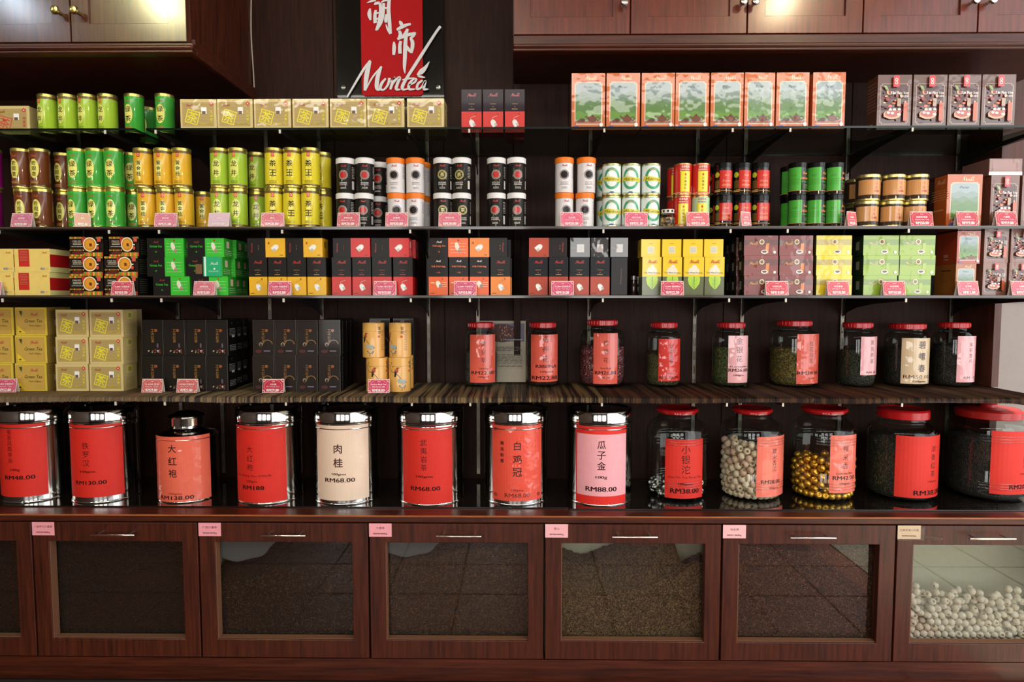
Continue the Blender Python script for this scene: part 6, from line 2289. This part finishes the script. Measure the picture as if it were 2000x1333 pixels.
steel(-2, 141, 'steel tea tin with red label RM48.00, cut by the picture edge', (-2, 92, 824, 970), textlab('#d22a1e', '蜜香凤凰单丛', [('100g', 0.5, 0.36, 0.035, 0.16, 0.02), ('RM48.00', 0.55, 0.26, 0.055, 0.52, 0.05)], h=0.065, top=0.90, bot=0.46, cx=0.42))
steel(136, 274, 'steel tea tin with red label reading 铁罗汉 RM130.00', (138, 241, 830, 971), textlab('#d22a1e', '铁罗汉', [('100gms', 0.42, 0.355, 0.035, 0.26, 0.03), ('RM130.00', 0.45, 0.205, 0.055, 0.54, 0.05)], h=0.09, top=0.76, bot=0.43, cx=0.40))
steel(305, 428, 'steel caddy with narrow neck cap and coral label 大红袍 RM138.00', (306, 411, 853, 980), textlab('#e0634a', '大红袍', [('100gms', 0.45, 0.125, 0.03, 0.2, 0.01), ('RM138.00', 0.45, 0.065, 0.06, 0.54, 0.02)], h=0.125, top=0.88, bot=0.38, cx=0.42, bold=0.02), film=0.5, shoulder=True)
steel(461, 591, 'steel tea tin with red label reading 大红袍 RM188', (463, 559, 832, 981), textlab('#d22a1e', '大红袍', [('Da Hong Pao 2006年', 0.42, 0.35, 0.035, 0.66, 0.0), ('100gm', 0.40, 0.275, 0.03, 0.2, 0.01), ('RM188', 0.42, 0.195, 0.055, 0.40, 0.06)], h=0.085, top=0.74, bot=0.42, cx=0.38))
steel(613, 741, 'steel tea tin with cream label reading 肉桂 RM68.00', (620, 720, 826, 977), textlab('#e2c8b0', '肉桂', [('100gms', 0.46, 0.34, 0.03, 0.24, 0.02), ('RM68.00', 0.47, 0.265, 0.055, 0.52, 0.03)], h=0.12, top=0.73, bot=0.43, cx=0.45, bold=0.035), film=0.6)
steel(777, 905, 'steel tea tin with red label reading 武夷岩茶 RM68.00', (787, 883, 835, 984), textlab('#d02c20', '武夷岩茶', [('100gms', 0.47, 0.36, 0.035, 0.30, 0.02), ('RM68.00', 0.48, 0.205, 0.055, 0.54, 0.05)], h=0.085, top=0.85, bot=0.44, cx=0.46))
steel(947, 1069, 'steel tea tin with crinkled coral label reading 白鸡冠 RM68.00', (962, 1057, 829, 978), textlab('#de4c38', '白鸡冠', [('100gms', 0.5, 0.14, 0.03, 0.22, 0.0), ('RM68.00', 0.5, 0.075, 0.055, 0.46, 0.0)], h=0.115, top=0.78, bot=0.32, cx=0.5, bold=0.02, sub='精选韵香'), film=1.0)
steel(1108, 1234, 'steel tea tin with pink label banded red, reading 瓜子金 RM88.00', (1125, 1222, 833, 985), pinkred)

# ---- price cards
CD = [  # x0, x1, shelf, text lines, price, tone, yaw, where
    (23, 68, 2, '铁观音', 'Iron Goddess', 'RM28.00', '#c8708c', -0.1, 'under the brown tins'),
    (151, 174, 2, '绿茶', '', 'RM25.00', '#c8926c', 1.0, 'tan, twisted, under the green tins'),
    (302, 349, 2, '黄金桂', 'Golden Osmanthus', 'RM25.00', '#d0708c', 0, 'under the golden tins'),
    (408, 451, 2, '龙井', 'Dragon Well', 'RM30.00', '#d8b8c8', -0.15, 'pale with glare, under the lime tins'),
    (511, 556, 2, '茶王', 'King Tea', 'RM28.00', '#d06c7c', 0.05, 'under the bright yellow tins'),
    (660, 703, 2, '柠檬红茶', 'Black Tea', 'RM20.00', '#c85c6c', -0.1, 'under the first black tins'),
    (753, 798, 2, '白毫茶', 'White Tea', 'RM20.00', '#cc5c74', 0.05, 'under the white tins next to black pairs'),
    (856, 902, 2, '茉莉花茶', 'Jasmine Tea', 'RM20.00', '#d06478', 0, 'under the gold-emblem black tins'),
    (1093, 1140, 2, '乌龙茶', 'Oolong Tea', 'RM20.00', '#d8607c', 0, 'under the white tins by the mint cans'),
    (1220, 1264, 2, '冻顶乌龙', 'Mountain Tea', 'RM33.30', '#d4607c', 0, 'under the mint cans'),
    (1338, 1386, 2, '白毫银针', 'Silver Needle', 'RM25.00', '#d4606c', 0, 'under the red tins'),
    (1438, 1472, 2, '有机红茶', 'Black Tea', 'RM33.00', '#c8646c', 0.75, 'turned sideways under the red canisters'),
    (1646, 1676, 2, '有机绿茶', 'Green Tea', 'RM33.00', '#c8343c', 0.7, 'turned sideways by the kraft jars'),
    (1770, 1825, 2, '炭焙铁观音', 'Charcoal Tea', 'RM30.00', '#bc1c34', 0, 'deep red, beside the kraft jars'),
    (1860, 1913, 2, '普洱茶', 'Traditional Pu er', 'RM19.80', '#b82c40', 0.12, 'under the orange hill box'),
    (1940, 1985, 2, '六堡茶', 'Liu Pao Tea', 'RM19.80', '#b83448', 0.12, 'under the wrapped brown box'),
    (-34, 2, 3, '礼盒', 'Gift', 'RM18.00', '#d07484', 0, 'cut off below the cream gift boxes'),
    (217, 265, 3, 'TL2001 什锦果茶', 'Assorted Teabag', 'RM10.90', '#c8485c', -0.05, 'under the teacup boxes'),
    (377, 425, 3, '绿茶茶包', 'Green Tea Bag', 'RM10.00', '#cc6c7c', -0.1, 'under the black and green boxes'),
    (525, 570, 3, 'TL2003 柠檬茶包', 'Lemon Tea Bag', 'RM10.00', '#c8486c', 0.05, 'under the black and yellow boxes'),
    (729, 776, 3, 'TL2002 锡兰茶包', 'Ceylon Tea Bag', 'RM10.00', '#cc5070', 0, 'under the black and red boxes'),
    (886, 932, 3, 'ZL2009 乌龙茶包', 'Oolong Tea Bag', 'RM10.00', '#cc4c74', 0, 'under the oolong boxes'),
    (1076, 1121, 3, 'TL2004 普洱茶包', 'Pu er Tea Bag', 'RM10.00', '#cc4870', 0, 'under the navy and rust boxes'),
    (1289, 1336, 3, 'TL2007 猫须茶包', 'Misai Kucing', 'RM12.50', '#c8405c', 0, 'under the leaf boxes'),
    (1492, 1540, 3, '印尼红茶', 'Java Black Tea', 'RM10.00', '#c83448', 0, 'under the maroon boxes'),
    (1612, 1658, 3, '印尼姜茶', 'Ginger Tea', 'RM10.00', '#c83c4c', 0.1, 'under the yellow stack'),
    (1720, 1768, 3, '印尼绿茶', 'Java Green Tea', 'RM10.00', '#c02c44', 0.05, 'under the wrapped green boxes'),
    (1866, 1910, 3, '普洱茶', 'Pu er Tea', 'RM15.00', '#cc6474', 0.15, 'under the wrapped orange boxes'),
    (1968, 2016, 3, '六堡茶', 'Liu Pao Tea', 'RM15.00', '#cc6070', 0.15, 'under the small wrapped brown boxes'),
    (-10, 38, 4, 'TL4005 有机绿茶', 'Green Tea', 'RM12.80', '#c8506c', 0.05, 'below the mustard boxes'),
    (276, 323, 4, 'TL4008 黑茶', 'Dark Tea', 'RM29.80', '#c8605c', -0.05, 'nearest the olive boxes, below the black boxes'),
    (344, 391, 4, 'HT4002 茉莉红茶', 'Jasmine Tea', 'RM25.80', '#c8605c', -0.05, 'second below the black boxes'),
    (512, 558, 4, '大红袍', 'Da Hong Pao', 'RM29.00', '#b8203c', 0, 'below the dark brown boxes'),
    (718, 763, 4, 'Lychee Black Tea', '荔枝红茶', 'RM38.00', '#cc3058', 0.02, 'below the bird canisters'),
]
SN = {2: 'on the tin shelf', 3: 'on the small box shelf', 4: 'on the mat'}
for x0, x1, s, l1, l2, pr, tone, yw, where in CD:
    o = card(None, l1, l2, pr, tone, '#e8cfc4' if x0 < 1500 else '#dcb8a4')
    z = {2: Z2, 3: Z3, 4: Z4 + 0.0004}[s]
    Y = 0.012 if s < 4 else 0.078
    o.location = (atx((x0 + x1) / 2, Y, z), Y, z)
    o.rotation_euler = (0, 0, yw * 0.7)
    if abs(yw) > 0.5:
        o.location[1] = 0.010
        o.scale = (0.62, 0.62, 1)
    tag(o, 'pink price card %s, %s' % (SN[s], where), 'price card', 'pink price cards')
